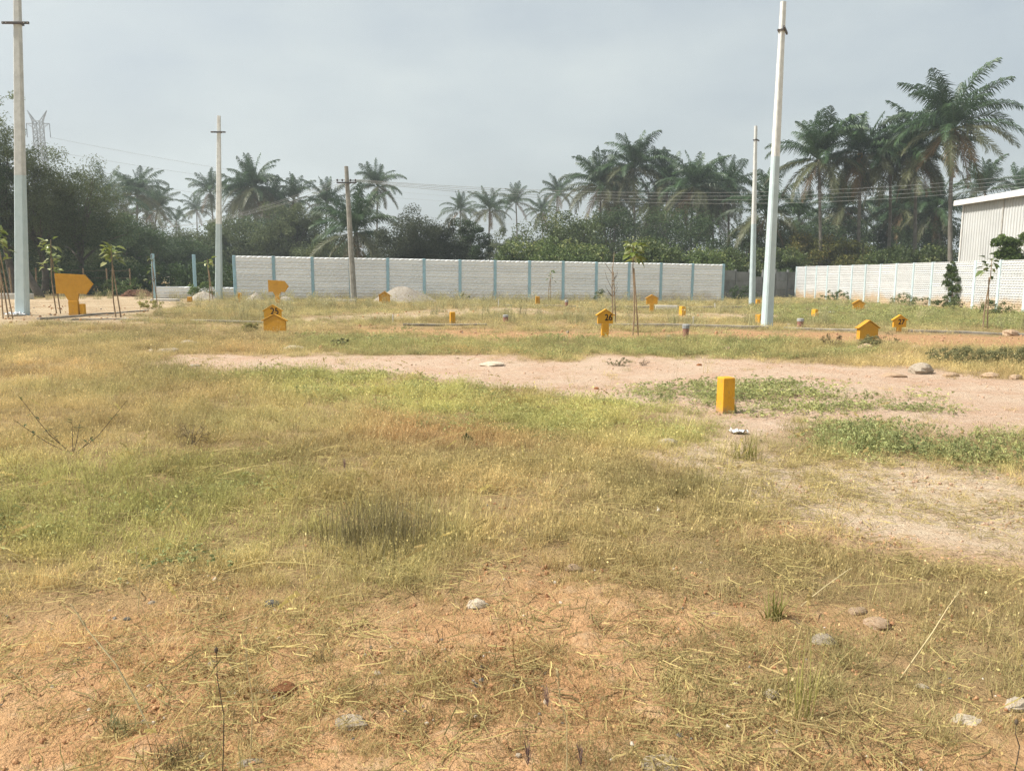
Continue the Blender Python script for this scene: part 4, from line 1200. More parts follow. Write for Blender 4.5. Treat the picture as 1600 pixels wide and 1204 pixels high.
TREES = [
    # label, px, py_top, Y, rx, zbot, mat, leaf, nclump, nleaf
    ('dense dark tree filling the middle of the left tree mass', 28, 285, 54, 4.0, .8, 'leaf_dark', .18, 110, 110, .2, 1.0),
    ('dense dark tree filling the right of the left tree mass', 96, 300, 56, 3.8, .6, 'leaf_dark', .18, 100, 110, .2, 1.0),
    ('dark tree filling between the left tree mass and the full palm', 178, 330, 74, 4.2, .3, 'leaf_olive', .24, 90, 110, .18, 1.0),
    ('hazy olive tree behind the full palm in the left belt', 262, 352, 96, 5.2, .3, 'leaf_olive', .28, 90, 110, .18, 1.0),
    ('dark tree behind the overlapping palm clump right of the left-end pole', 412, 335, 90, 4.6, .3, 'leaf_dark', .27, 90, 110, .18, 1.0),
    ('olive tree between the creeper-clad tree and the leaning pole', 500, 350, 92, 4.2, .3, 'leaf_dark', .27, 80, 110, .18, 1.0),
    ('big airy dark tree at the left edge behind the far left pole', -4, 174, 46, 2.3, 2.0, 'leaf_olive', .13, 110, 110, .2, 1.0),
    ('airy dark tree overlapping right of the edge tree', 52, 228, 47, 2.8, 1.8, 'leaf_olive', .13, 120, 110, .18, 1.0),
    ('airy olive tree with a ragged outline, third from the left edge', 112, 256, 49, 3.2, 1.4, 'leaf_olive', .13, 130, 110, .18, 1.0),
    ('dark tree cut by the left frame edge', -66, 185, 44, 2.6, 2.0, 'leaf_dark', .14, 80, 120, .2, 1.0),
    ('low dense shrub tree under the airy trees', 60, 372, 53, 3.6, .2, 'leaf_dark', .2, 60, 110, .12, 1.0),
    ('low dense shrub tree behind the arrow sign', 130, 385, 52, 3.2, .1, 'leaf_olive', .2, 55, 110, .12, 1.0),
    ('low dense shrub at the left edge behind the saplings', -10, 378, 52, 3.4, .2, 'leaf_dark', .2, 55, 110, .12, 1.0),
    ('dark rounded tree right of the thin dark utility pole', 192, 338, 66, 3.8, .4, 'leaf_dark', .24, 70, 110, .18, 1.0),
    ('dark tree in the left belt above the brick pile', 243, 366, 72, 4.4, .2, 'leaf_dark', .26, 70, 110, .18, 1.0),
    ('dark tree in the left belt above the low wall', 300, 372, 76, 4.4, .2, 'leaf_dark', .26, 70, 110, .18, 1.0),
    ('loose tree just behind the left-end painted pole', 330, 340, 82, 3.6, 1.0, 'leaf_olive', .26, 60, 100, .18, 1.0),
    ('olive tree right of the left-end painted pole above the wall', 378, 338, 78, 4.2, .2, 'leaf_olive', .26, 75, 110, .18, 1.0),
    ('tall creeper-clad tree bulging at the top', 455, 318, 80, 3.4, .6, 'leaf_olive', .26, 85, 120, .22, 1.25),
    ('low olive tree right of the creeper-clad tree', 500, 372, 76, 3.0, .2, 'leaf_olive', .24, 50, 100, .15, 1.0),
    ('dark low tree behind the low broad palm', 548, 378, 86, 3.6, .2, 'leaf_dark', .26, 50, 100, .15, 1.0),
    ('large round grey-green bush tree above the wall, left of a pair', 640, 334, 60, 3.0, .2, 'leaf_grey', .15, 130, 170, .16, 1.0),
    ('round grey-green bush tree above the wall, right of a pair', 690, 348, 62, 2.4, .2, 'leaf_grey', .15, 100, 160, .16, 1.0),
    ('small dark round tree beside the slim distant palm', 733, 342, 70, 2.0, .4, 'leaf_dark', .2, 70, 120, .14, 1.0),
    ('pale hazy tree beyond the slim distant palm', 785, 360, 100, 3.0, .3, 'leaf_olive', .26, 50, 100, .15, 1.0),
    ('broad mango tree behind the wall, topmost of the mango group', 878, 328, 76, 4.6, .3, 'leaf_mango', .26, 95, 120, .2, 1.0),
    ('mango tree in front of the topmost mango, bright leaf tips', 838, 372, 60, 3.6, .2, 'leaf_mango', .24, 80, 120, .16, 1.0),
    ('low mango tree spreading just above the wall', 905, 378, 58, 3.4, .2, 'leaf_mango', .24, 75, 120, .16, 1.0),
    ('mango tree under the central right palm cluster', 1012, 370, 58, 3.2, .2, 'leaf_mango', .24, 80, 120, .16, 1.0),
    ('dark tree filling behind the central right palm trunks', 955, 322, 84, 5.0, .3, 'leaf_dark', .26, 70, 110, .18, 1.0),
    ('mango tree right of the middle under the skirted palm', 1078, 383, 60, 3.2, .2, 'leaf_mango', .24, 70, 120, .16, 1.0),
    ('dark tree filling behind the skirted palm trunks', 1070, 322, 84, 5.2, .3, 'leaf_dark', .26, 70, 110, .18, 1.0),
    ('low mango tree above the end of the patterned wall', 1140, 388, 63, 3.0, .2, 'leaf_mango', .24, 65, 120, .16, 1.0),
    ('dark leafy tree behind the farther painted pole', 1165, 340, 78, 4.2, .3, 'leaf_dark', .25, 65, 110, .18, 1.0),
    ('leafy tree above the grey wall gap', 1215, 384, 68, 2.8, .2, 'leaf_mango', .24, 60, 110, .16, 1.0),
    ('yellow-tipped tree behind the white wall start', 1268, 362, 72, 3.4, .2, 'leaf_yellow', .24, 75, 115, .17, 1.0),
    ('yellow-tipped spreading tree under the fourth palm', 1325, 374, 70, 3.4, .2, 'leaf_yellow', .24, 70, 115, .17, 1.0),
    ('green tree under the second palm above the white wall', 1385, 383, 68, 3.2, .2, 'leaf_mango', .24, 65, 115, .17, 1.0),
    ('low green tree between trunk of the tallest palm and its neighbour', 1440, 382, 66, 3.0, .2, 'leaf_mango', .24, 65, 115, .17, 1.0),
    ('dark tree filling behind the palm trunks right of the nearer pole', 1300, 335, 88, 4.4, .3, 'leaf_dark', .26, 75, 110, .18, 1.0),
    ('dark tree filling behind the trunks of the third and fourth palms', 1370, 328, 92, 4.6, .3, 'leaf_dark', .26, 75, 110, .18, 1.0),
    ('dark tree filling beside the shed corner behind the tallest palm', 1450, 325, 86, 4.0, .3, 'leaf_dark', .26, 75, 110, .18, 1.0),
    ('dark tree seen between the farther and nearer poles behind the low palm', 1232, 345, 90, 4.2, .3, 'leaf_dark', .26, 65, 110, .18, 1.0),
    ('dark olive tree behind the palm trunks left of the central right cluster', 1015, 318, 100, 5.4, .3, 'leaf_olive', .28, 65, 110, .18, 1.0),
    ('small bright green leafy tree in front of the shed wall', 1583, 362, 37, 1.0, 1.2, 'leaf_bright', .22, 34, 60, .05, 1.0),
]
for i, (lb, px, py, Y, rx, zb, mt, lf, nc, nl, tr, sh) in enumerate(TREES):
    tree(lb, px, py, Y, rx, zb, mt, lf, nc, nl, 500 + i * 11, trunk_r=tr, shape=sh, group='trees and bushes beyond the walls')

# far tree belt that reads as one hazy mass
r_ = np.random.default_rng(77)
xs = np.linspace(-230, 230, 210); cen = []; rad = []
for x in xs:
    for k in range(5):
        yy = r_.uniform(165, 215); hgt = 4.5 + 3.5 * float(fbm(x / 14, 3, 9)) + r_.uniform(-.8, .8)
        cen.append((x + r_.uniform(-1.5, 1.5), yy, hgt * r_.uniform(.15, .9))); rad.append(r_.uniform(1.4, 2.4))
props(link('treeline', leaf_cloud('treeline', cen, rad, 60, .6, 78), M['leaf_dark']), 'hazy far belt of dark trees beyond the plots', 'tree belt', None, 'stuff')

r_ = np.random.default_rng(78); cen = []; rad = []
for k in range(1300):
    if k < 1050:
        px__ = r_.uniform(-250, 1105); Yk = r_.uniform(51, 60) if px__ > 360 else r_.uniform(46.5, 52)
    else:
        px__ = r_.uniform(1090, 1700); Yk = r_.uniform(63, 72)
    q = P(px__, 440, Yk); cen.append((q.x, Yk, r_.uniform(.15, 2.0))); rad.append(r_.uniform(.5, .9))
props(link('undergrowth', leaf_cloud('undergrowth', cen, rad, 60, .22, 79), M['leaf_dark']), 'dark low undergrowth along the back of the walls', None, None, 'stuff')

# ------------------------------------------------------------------ saplings
def leaf_blade(mb_v, c, d, L, w, nrm):
    s = d.cross(nrm).normalized()
    m1 = c + d * L * .35; m2 = c + d * L * .7 - Vector((0, 0, L * .08)); tip = c + d * L - Vector((0, 0, L * .22))
    u = nrm * w * .18
    return [c, m1 + s * w * .5 + u, m2 + s * w * .42 + u * .6, tip, m2 - s * w * .42 + u * .6, m1 - s * w * .5 + u, m1, m2]
LF = [(0, 1, 6), (1, 2, 7, 6), (2, 3, 7), (0, 6, 5), (6, 7, 4, 5), (7, 3, 4)]
LEAFM = {}
def big_leaf(kind, L, w, mat):
    key = (kind, mat)
    if key not in LEAFM:
        me = MB().add(leaf_blade(None, Vector((0, 0, 0)), Vector((1, 0, 0)), L, w, Vector((0, 0, 1))), LF).mesh('leaf')
        fattr(me, 'v', np.full(len(me.vertices), kind / 5)); me.materials.append(M[mat]); LEAFM[key] = me
    return LEAFM[key]
def sapling(label, px, py_b, py_t, Y, crown, nleaf, seed, stakes=1, lean=0.0, leaf=.24, mat='leaf_fresh', bare=False):
    b = P(px, py_b, Y); b.z = float(H(b.x, b.y)); tp = P(px, py_t, Y)
    root = thing('sapling', label, 'sapling', b, 0, 'staked saplings')
    r = random.Random(seed)
    h = tp.z - b.z
    top = Vector((lean, 0, h))
    stem = [Vector((lean * f + .03 * math.sin(f * 6 + seed), .02 * math.cos(f * 5), -.08 + (h + .08) * f)) for f in (0, .25, .5, .75, 1)]
    MB().tube(stem, [.022, .02, .018, .014, .008], 6).build('stem', M['wood'], root)
    for k in range(stakes):
        s = (-1) ** k * .05
        MB().tube([(s * 3.0, .04, -.1), (lean * .8 + s * .2, .035, h * (.74 if k == 0 else .6))], [.02, .016], 6).build('stake', M['wood'], root)
    if bare:
        for k in range(9):
            f = r.uniform(.35, .95); p0 = Vector((lean * f, 0, h * f)); a = r.uniform(0, 6.28); L = r.uniform(.2, .6)
            MB().tube([p0, p0 + Vector((math.cos(a) * L * .5, math.sin(a) * L * .5, L * .6)), p0 + Vector((math.cos(a) * L * .7, math.sin(a) * L * .7, L))], [.009, .006, .003], 4).build('twig', M['twig'], root)
    for k in range(nleaf):
        f = 1 - r.random() ** 1.3 * crown
        p0 = Vector((lean * f, 0, h * f)); a = r.uniform(0, 6.28)
        off = r.uniform(.03, .16) * (1.0 + 1.2 * (1 - f))
        o = link('leaf', big_leaf(r.randrange(6), leaf, leaf * .5, mat), None, root, p0 + Vector((math.cos(a) * off, math.sin(a) * off, r.uniform(-.06, .06))))
        s = r.uniform(.7, 1.25); o.scale = (s, s, s)
        o.rotation_euler = (r.uniform(-.5, .5), r.uniform(-.7, .75), a)
    return root
sapling('staked sapling cut by the left frame edge, beside the far left pole', 12, 505, 350, 22.5, .42, 46, 1, 2, -.12, .26)
sapling('leafy staked sapling between the far left pole and the arrow sign', 87, 494, 374, 25, .42, 38, 2, 1, 0, .25)
sapling('staked sapling with a flat leafy head right of the arrow sign', 181, 501, 384, 23.5, .22, 30, 3, 1, -.02, .26)
sapling('thin bare sapling beside the blue post at the low wall', 240, 478, 398, 33, .5, 14, 4, 1, .05, .2, 'leaf_bright', True)
sapling('small sapling before the low wall, left of the left-end pole', 328, 472, 404, 36, .2, 14, 5, 1, 0, .24)
sapling('tall staked sapling with a pale leafy tip right of the number 26 sign', 989, 528, 382, 19.5, .17, 34, 6, 1, -.03, .19)
sapling('bare leafless sapling stem just behind the number 26 sign', 955, 511, 395, 23.5, 0, 0, 7, 1, .03, .2, 'leaf_fresh', True)
sapling('small sapling before the middle of the patterned wall', 856, 476, 422, 40.5, .3, 16, 8, 1, .15, .3, 'leaf_bright')
sapling('staked sapling with drooping leaves before the white wall', 1536, 516, 404, 23.0, .22, 26, 9, 1, .06, .24, 'leaf_bright')

# creeper on the white wall
cw = P(1490, 472, 39.0)
fw_ = (RB - RA).normalized()
# point on the wall line at photo column 1490
best = min(((RA + (RB - RA) * k / 400) for k in range(401)), key=lambda q: abs(q.x / (q.y) - (ray(1490, 450)[0] / ray(1490, 450)[1])))
nrmw = Vector((fw_.y, -fw_.x, 0));
if nrmw.x > 0: nrmw = -nrmw
cr = thing('creeper', 'dark green creeper climbing the white wall below the tallest palm', 'plant', (best.x, best.y, float(H(best.x, best.y))))
cenl, radl = [], []
rr_ = np.random.default_rng(5)
for k in range(60):
    z = rr_.uniform(.1, 2.3); wdt_ = .5 * math.sin(math.pi * min(1, z / 2.4 * .8 + .15)) * (1 - .45 * (z / 2.3) ** 2)
    p = fw_ * rr_.uniform(-1, 1) * wdt_ * 1.5 + nrmw * (.12 + abs(rr_.normal()) * .07); cenl.append((p.x, p.y, z)); radl.append(rr_.uniform(.1, .2))
link('leaves', leaf_cloud('leaves', cenl, radl, 26, .14, 6), M['leaf_bright'], cr)['kind'] = 'stuff'
MB().tube([tuple(nrmw * .08 + Vector((0, 0, z)) + fw_ * .1 * math.sin(z * 3)) for z in np.linspace(-.05, 2.3, 9)], [.02] * 8 + [.008], 5).build('stem', M['wood'], cr)

# ------------------------------------------------------------------ left fence
fa_, fb_ = P(-60, 468, 41.5), P(205, 464, 44.5)
fen = thing('wire_fence', 'thin wire fence with wooden posts in front of the left trees', 'fence', (fa_.x, fa_.y, float(H(fa_.x, fa_.y))))
for k in range(8):
    q = fa_.lerp(fb_, k / 7) - fa_
    MB().tube([(q.x, q.y, -.1), (q.x + random.uniform(-.05, .05), q.y, 1.55)], .04, 6).build('post', M['wood'], fen)
for z in (.5, 1.0, 1.42):
    q = fb_ - fa_
    MB().tube([(q.x * f, q.y * f, z + .03 * math.sin(f * 40)) for f in np.linspace(0, 1, 20)], .014, 4).build('strand', M['twig'], fen)
# dark leaning trunk behind the far left pole
lt = P(62, 468, 40.5); lt.z = float(H(lt.x, lt.y))
ltr = thing('leaning_tree', 'dark leaning bare tree trunk just right of the far left pole', 'tree trunk', lt)
MB().tube([(.1, 0, -.15), (-.15, 0, .4), (-.6, .05, 1.3), (-.85, .1, 2.3), (-.9, .2, 3.6)], [.24, .2, .16, .13, .1], 8).build('trunk', M['bark'], ltr, sm=True)

# ------------------------------------------------------------------ weeds and bushes that stand out singly
def bushlet(label, px, py, wpx, hgt, mat, leaf, n, seed, Yd=None, stems=10, name='weed', cat='weed', dense=22, aspect=.35):
    b = G(px, py) if Yd is None else P(px, py, Yd)
    b.z = float(H(b.x, b.y))
    root = thing(name, label, cat, b)
    r = np.random.default_rng(seed); w = wpx * mpp(b)
    cen, rad = [], []
    mb = MB()
    for k in range(n):
        a = r.uniform(0, 6.28); f = r.random() ** .6
        cen.append((math.cos(a) * f * w / 2, math.sin(a) * f * w / 3, hgt * r.uniform(.15, .95) * (1 - .4 * f * f))); rad.append(max(.03, hgt * .2) * r.uniform(.6, 1.2))
    for k in range(stems):
        c = Vector(cen[k % n])
        mb.tube([(c.x * .2, c.y * .2, -.03), c * .6 + Vector((0, 0, .1 * hgt)), c], [.004, .003, .002], 4)
    link('leaves', leaf_cloud('leaves', cen, rad, dense, leaf, seed, aspect=aspect), M[mat], root)['kind'] = 'stuff'
    mb.build('stems', M['twig'], root)
    return root
bushlet('grey-green bush in front of the large blank sign', 1360, 546, 34, .30, 'weed_olive', .035, 60, 1, Yd=16.6, dense=40)
bushlet('olive bush patch beside the track at the right, left one of a pair', 1505, 567, 120, .30, 'weed_olive', .035, 150, 2, dense=40)
bushlet('olive bush patch cut by the right frame edge, right one of a pair', 1590, 569, 90, .34, 'weed_olive', .035, 120, 3, dense=40)
bushlet('dead brown weed stalks left of the large blank sign', 1300, 541, 34, .3, 'weed_dry', .05, 20, 4, dense=20)
bushlet('thin dry weed beside the kerb behind the large blank sign', 1392, 540, 30, .35, 'weed_dry', .05, 14, 5, dense=12)
bushlet('small dark green weed on the pink soil, middle right', 965, 571, 40, .15, 'weed_olive', .045, 26, 6, dense=10, aspect=.2)
bushlet('small grey weed on pink soil right of the dark green weed', 1006, 571, 20, .12, 'weed_dry', .03, 12, 7, dense=10, aspect=.2)
bushlet('small dark green weed in grass below the blank brown sign', 532, 542, 30, .2, 'weed_olive', .07, 20, 8, dense=30)
bushlet('bright green weed clump left of the number 25 sign', 390, 515, 26, .22, 'weed_yellow', .08, 14, 9)
bushlet('green weed in rubble right of the flat-headed sapling', 236, 490, 40, .4, 'weed_yellow', .1, 22, 10, Yd=29)
bushlet('small dark green weed in rust-brown grass, centre', 730, 692, 16, .09, 'weed_green', .035, 10, 11)
bushlet('grey dead grass clump behind the left twig plant', 298, 694, 60, .22, 'weed_dry', .05, 34, 13, dense=14, aspect=.08)
bushlet('leafy green shrub at the foot of the low wall', 318, 462, 52, .9, 'leaf_bright', .14, 40, 14, Yd=39.5, dense=30)
bushlet('green shrub beside the brick pile', 190, 462, 70, 1.1, 'leaf_bright', .14, 50, 15, Yd=44.0, dense=30)
bushlet('leafy weeds at the start of the white wall', 1312, 470, 70, .75, 'leaf_bright', .12, 44, 16, Yd=50, dense=26)
bushlet('dark shrub against the grey wall', 1160, 470, 44, 1.2, 'leaf_dark', .13, 34, 17, Yd=52, dense=30)
bushlet('pale bushy weeds by the white wall near the creeper', 1420, 478, 60, .75, 'leaf_bright', .1, 40, 18, Yd=41, dense=24)
bushlet('bushy weeds under the creeper on the white wall', 1480, 482, 46, .7, 'weed_green', .1, 34, 19, Yd=36.5, dense=24)
bushlet('tall weeds against the white wall behind the sapling', 1560, 492, 60, .7, 'weed_green', .1, 34, 20, Yd=32.0, dense=24)
bushlet('weeds at the foot of the patterned wall behind number 26', 938, 476, 26, .75, 'weed_green', .1, 24, 21, Yd=43.8, dense=20)
bushlet('small dark sprouting weed before the patterned wall middle', 725, 472, 22, .45, 'weed_green', .16, 12, 22, Yd=42.2, dense=8)

def grass_plant(label, px, py, L, n, mat, seed, spread=.9, name='grass_tuft', w=.008, foot=.015):
    b = G(px, py); b.z = float(H(b.x, b.y))
    r = np.random.default_rng(seed); V, FN, I, VV = [], [], [], []
    for k in range(n):
        a = r.uniform(0, 6.28); le = r.uniform(.1, spread); l_ = L * r.uniform(.6, 1.15)
        p = np.array([r.normal() * foot * 1.3, r.normal() * foot, -.01]); val = r.random()
        side = np.array([-math.sin(a), math.cos(a), 0]) * w / 2
        prev = None
        for s in range(5):
            ang = math.pi / 2 - le * (.5 + .28 * s); q = (1 - s / 4.2)
            cur = (p - side * q, p + side * q)
            if prev is not None:
                kk = len(V); V += [prev[0], prev[1], cur[1], cur[0]]; VV += [val] * 4; FN.append(4); I += [kk, kk + 1, kk + 2, kk + 3]
            prev = cur
            p = p + l_ / 4 * np.array([math.cos(ang) * math.cos(a), math.cos(ang) * math.sin(a), math.sin(ang)])
    me = mesh_np(name, np.array(V), FN, I); fattr(me, 'v', VV)
    return props(link(name, me, M[mat], None, b), label, 'grass tuft')
grass_plant('yellow-green broad-leaved grass tuft on red soil, right foreground', 1213, 972, .17, 34, 'weed_yellow', 1, 1.0, w=.012)
grass_plant('upright green weed stem in the right foreground', 1258, 1120, .34, 14, 'weed_yellow', 2, .5, w=.006)
grass_plant('brownish grass tuft at the bottom left', 270, 1195, .13, 90, 'weed_dry', 3, 1.35, w=.004, foot=.03)
grass_plant('small dark green tuft in the left foreground', 180, 1140, .07, 50, 'weed_olive', 4, 1.4, w=.006, foot=.025)
grass_plant('short grass tuft by the brown clod', 500, 1036, .08, 34, 'weed_dry', 5, 1.2, w=.006)
grass_plant('yellowish spreading tuft on pale soil right of centre', 1165, 716, .30, 90, 'weed_yellow', 6, 1.5, w=.006, foot=.05)

def twig_plant(label, px, py, wpx, hpx, seed):
    b = G(px, py); b.z = float(H(b.x, b.y)); s = mpp(b)
    root = thing('twig_plant', label, 'weed', b)
    r = random.Random(seed)
    tips = [(-.5, .55), (-.42, .95), (.0, .55), (.05, .5), (.55, .85), (.25, .3), (-.25, .35)]
    for k, (tx, tz) in enumerate(tips):
        e = Vector((tx * wpx * s, r.uniform(-.1, .1), tz * hpx * s))
        m1 = Vector((e.x * .45, e.y * .4, e.z * .32))
        bmst = MB().tube([(0, 0, -.02), m1, e], [.004, .003, .0016], 5).build('branch', M['twig'], root)
        for q in range(4):
            f = r.uniform(.3, 1); p = m1.lerp(e, f)
            o = link('leaf', big_leaf(q, .05, .02, 'weed_green'), None, root, p, r.uniform(0, 6.28)); o.rotation_euler.y = r.uniform(-.8, .3)
grass_plant('dark grey-brown clump of tall dead grass left of centre', 592, 850, .34, 420, 'weed_grey', 12, .55, w=.0045, foot=.13)
twig_plant('sparse twiggy plant with forked dark branches in the left grass', 114, 707, 165, 98, 4)

def stalk(label, px0, py0, px1, py1, mat, head, r=.0022, back=0.0):
    b = G(px0, py0); b.z = float(H(b.x, b.y)); tp = P(px1, py1, b.y + back) - b
    root = thing('seed_stalk', label, 'grass stalk', b)
    mid = tp * .5 + Vector((.015, 0, .01))
    MB().tube([(0, 0, -.02), tp * .25 + Vector((.01, 0, 0)), mid, tp * .8, tp], [r, r, r * .9, r * .7, r * .5], 5).build('stem', M[mat], root)
    rr = random.Random(px0)
    if head == 'bud':
        MB().tube([tp - Vector((0, 0, .004)), tp + Vector((0, 0, .004)), tp + Vector((0, 0, .011)), tp + Vector((0, 0, .016))], [.002, .006, .005, .001], 7).build('bud', M['twig'], root)
    elif head == 'feather':
        mb = MB(); d = tp.normalized()
        for k in range(26):
            f = k / 26; c = tp - d * .05 * (1 - f); a = rr.uniform(0, 6.28)
            e = c + d * .035 + Vector((math.cos(a) * .014, math.sin(a) * .014, .004)) * (1.1 - .5 * f)
            mb.tube([c, e], [.0012, .0004], 3, False)
        mb.build('seed_head', M['plume'], root)['kind'] = 'stuff'
    else:
        mb = MB(); d = tp.normalized()
        for k in range(18):
            c = tp - d * .1 * rr.random(); a = rr.uniform(0, 6.28)
            mb.tube([c, c + d * .012 + Vector((math.cos(a) * .007, math.sin(a) * .007, 0))], [.0016, .0006], 3, False)
        mb.build('seed_head', M['straw'], root)['kind'] = 'stuff'
M['plume'] = pm('plume', (0.26, 0.17, 0.15), None, 0.9, 9, 0.0)
M['straw'] = pm('straw', (0.52, 0.43, 0.24), None, 0.9, 9, 0.0)
stalk('thin dark stalk with a round bud in the left foreground', 346, 1222, 338, 1018, 'twig', 'bud', .0018)
stalk('pale thin straw stalk rising from the bottom centre', 884, 1222, 871, 1048, 'straw', 'spike', .0018)
stalk('tall pale stalk rising over the red soil left of centre', 390, 1190, 384, 995, 'straw', 'spike', .0018)
stalk('long leaning straw stalk in the left foreground', 238, 1140, 112, 945, 'straw', 'spike', .003, .1)
stalk('thin upright stalk among the left grass', 214, 960, 213, 855, 'straw', 'spike', .002)
stalk('purplish feathery seed head in the grass left of centre', 541, 775, 538, 722, 'straw', 'feather', .0022)
stalk('purplish feathery seed head at the bottom centre, left of a pair', 826, 1210, 824, 1172, 'straw', 'feather', .0015)
stalk('purplish feathery seed head at the bottom centre, right of a pair', 910, 1212, 906, 1174, 'straw', 'feather', .0015)
stalk('purplish feathery seed head above the bottom pair', 858, 1120, 853, 1082, 'straw', 'feather', .0015)
stalk('long leaning straw stalk in the right foreground grass', 1400, 1062, 1500, 922, 'straw', 'spike', .0028, .08)
stalk('leaning straw stalk above the yellow-green tuft', 1240, 950, 1328, 888, 'straw', 'spike', .003, .1)
stalk('thin dark weed stalk at the lower right edge', 1582, 1210, 1588, 1130, 'twig', 'bud', .002)

# ------------------------------------------------------------------ scattered ground cover (stuff)
def proto_coll(name, meshes):
    c = bpy.data.collections.new(name)
    for i, me in enumerate(meshes):
        c.objects.link(bpy.data.objects.new(f'{name}_{i:02d}', me))
    return c

def scatter(name, label, protos, pos, rot, scl, vid, gcol):
    me = bpy.data.meshes.new(name)
    me.vertices.add(len(pos)); me.vertices.foreach_set('co', np.asarray(pos, np.float32).ravel())
    a = me.attributes.new('rot', 'FLOAT_VECTOR', 'POINT'); a.data.foreach_set('vector', np.asarray(rot, np.float32).ravel())
    a = me.attributes.new('scl', 'FLOAT_VECTOR', 'POINT'); a.data.foreach_set('vector', np.asarray(scl, np.float32).ravel())
    a = me.attributes.new('vid', 'INT', 'POINT'); a.data.foreach_set('value', np.asarray(vid, np.int32))
    a = me.attributes.new('gcol', 'FLOAT_COLOR', 'POINT'); a.data.foreach_set('color', np.hstack([gcol, np.ones((len(pos), 1))]).astype(np.float32).ravel())
    o = link(name, me)
    props(o, label, None, None, 'stuff')
    g = bpy.data.node_groups.new(name, 'GeometryNodeTree')
    g.interface.new_socket('Geometry', in_out='INPUT', socket_type='NodeSocketGeometry')
    g.interface.new_socket('Geometry', in_out='OUTPUT', socket_type='NodeSocketGeometry')
    N = g.nodes; Lk = g.links
    gi, go = N.new('NodeGroupInput'), N.new('NodeGroupOutput')
    ci = N.new('GeometryNodeCollectionInfo'); ci.inputs['Collection'].default_value = proto_coll(name + '_kinds', protos)
    ci.inputs['Separate Children'].default_value = True; ci.inputs['Reset Children'].default_value = True
    ip = N.new('GeometryNodeInstanceOnPoints'); ip.inputs['Pick Instance'].default_value = True
    def na(nm, ty):
        x = N.new('GeometryNodeInputNamedAttribute'); x.data_type = ty; x.inputs['Name'].default_value = nm
        return x.outputs['Attribute']
    e2r = N.new('FunctionNodeEulerToRotation')
    Lk.new(na('rot', 'FLOAT_VECTOR'), e2r.inputs[0]); Lk.new(e2r.outputs[0], ip.inputs['Rotation'])
    Lk.new(na('scl', 'FLOAT_VECTOR'), ip.inputs['Scale']); Lk.new(na('vid', 'INT'), ip.inputs['Instance Index'])
    Lk.new(gi.outputs[0], ip.inputs['Points']); Lk.new(ci.outputs[0], ip.inputs['Instance']); Lk.new(ip.outputs['Instances'], go.inputs[0])
    md = o.modifiers.new('scatter', 'NODES'); md.node_group = g
    return o

def tuft_mesh(seed, n, h, rad, lean, w, curl, seeds=0.0):
    """unit tuft of grass blades, some with small seed heads"""
    r = np.random.default_rng(seed); V, FN, I, VV = [], [], [], []
    for k in range(n):
        a = r.uniform(0, 6.283); rr = rad * r.random() ** .5; ba = r.uniform(0, 6.283)
        p = np.array([rr * math.cos(ba), rr * math.sin(ba), -.02]); l_ = h * r.uniform(.45, 1.1); le = abs(r.normal()) * lean; val = r.random()
        side = np.array([-math.sin(a), math.cos(a), 0]) * w / 2
        az = a; prev = None
        for s in range(4):
            q = 1 - s / 3.25
            cur = (p - side * q, p + side * q)
            if prev is not None:
                kk = len(V); V += [prev[0], prev[1], cur[1], cur[0]]; VV += [min(1, val + .08 * s)] * 4; FN.append(4); I += [kk, kk + 1, kk + 2, kk + 3]
            prev = cur
            ang = math.pi / 2 - le - curl * s * r.uniform(.3, 1.2); az += r.normal() * .25
            p = p + l_ / 3 * np.array([math.cos(ang) * math.cos(az), math.cos(ang) * math.sin(az), math.sin(ang)])
        if r.random() < seeds:
            kk = len(V); q = prev[0]
            d = r.normal(size=3) * w * 1.1
            V += [q, q + np.array([d[0], d[1], w * 3]), q + np.array([0, 0, w * 6]), q + np.array([-d[0], -d[1], w * 3])]; VV += [1.0] * 4; FN.append(4); I += [kk, kk + 1, kk + 2, kk + 3]
    me = mesh_np('tuft', np.array(V), FN, I); fattr(me, 'v', VV); me.materials.append(M['scatter_leaf']); return me

def weed_mesh(seed, n, rad, h, leaf):
    r = np.random.default_rng(seed)
    c = np.stack([r.normal(size=n) * rad * .5, r.normal(size=n) * rad * .5, h * r.random(n) ** .8], 1)
    me = leaf_cloud('weed', c, np.full(n, leaf * .8), 4, leaf, seed, up=.9, aspect=.5)
    me.materials.append(M['scatter_leaf']); return me

def straw_mesh(seed, L, w, bend, head=False, stiff=False):
    r = np.random.default_rng(seed); V, FN, I, VV = [], [], [], []
    p = np.zeros(3); az, el = 0.0, bend
    prev = None; val = r.uniform(.4, 1)
    for s in range(7):
        side = np.array([-math.sin(az), math.cos(az), .3]) * w / 2 * (1 - s / 9)
        up = np.array([0, 0, 1]) * w / 2 * (1 - s / 9)
        cur = [p - side, p + side, p + up]
        if prev is not None:
            for e in range(3):
                kk = len(V); V += [prev[e], prev[(e + 1) % 3], cur[(e + 1) % 3], cur[e]]; VV += [val] * 4; FN.append(4); I += [kk, kk + 1, kk + 2, kk + 3]
        prev = cur
        p = p + L / 6 * np.array([math.cos(el) * math.cos(az), math.cos(el) * math.sin(az), math.sin(el)])
        az += r.normal() * (.04 if stiff else .22); el += r.normal() * .05 - (.07 if bend > .2 else 0)
    if head:
        for k in range(12):
            b_ = p - np.array([math.cos(el) * .9, 0, math.sin(el)]) * L * .02 * k; d = r.normal(size=3) * w * 1.8
            kk = len(V); V += [b_, b_ + d + np.array([0, 0, w]), b_ + np.array([0, 0, w * 3.5]), b_ - d]; VV += [.8] * 4; FN.append(4); I += [kk, kk + 1, kk + 2, kk + 3]
    me = mesh_np('straw', np.array(V), FN, I); fattr(me, 'v', VV); me.materials.append(M['scatter_leaf']); return me

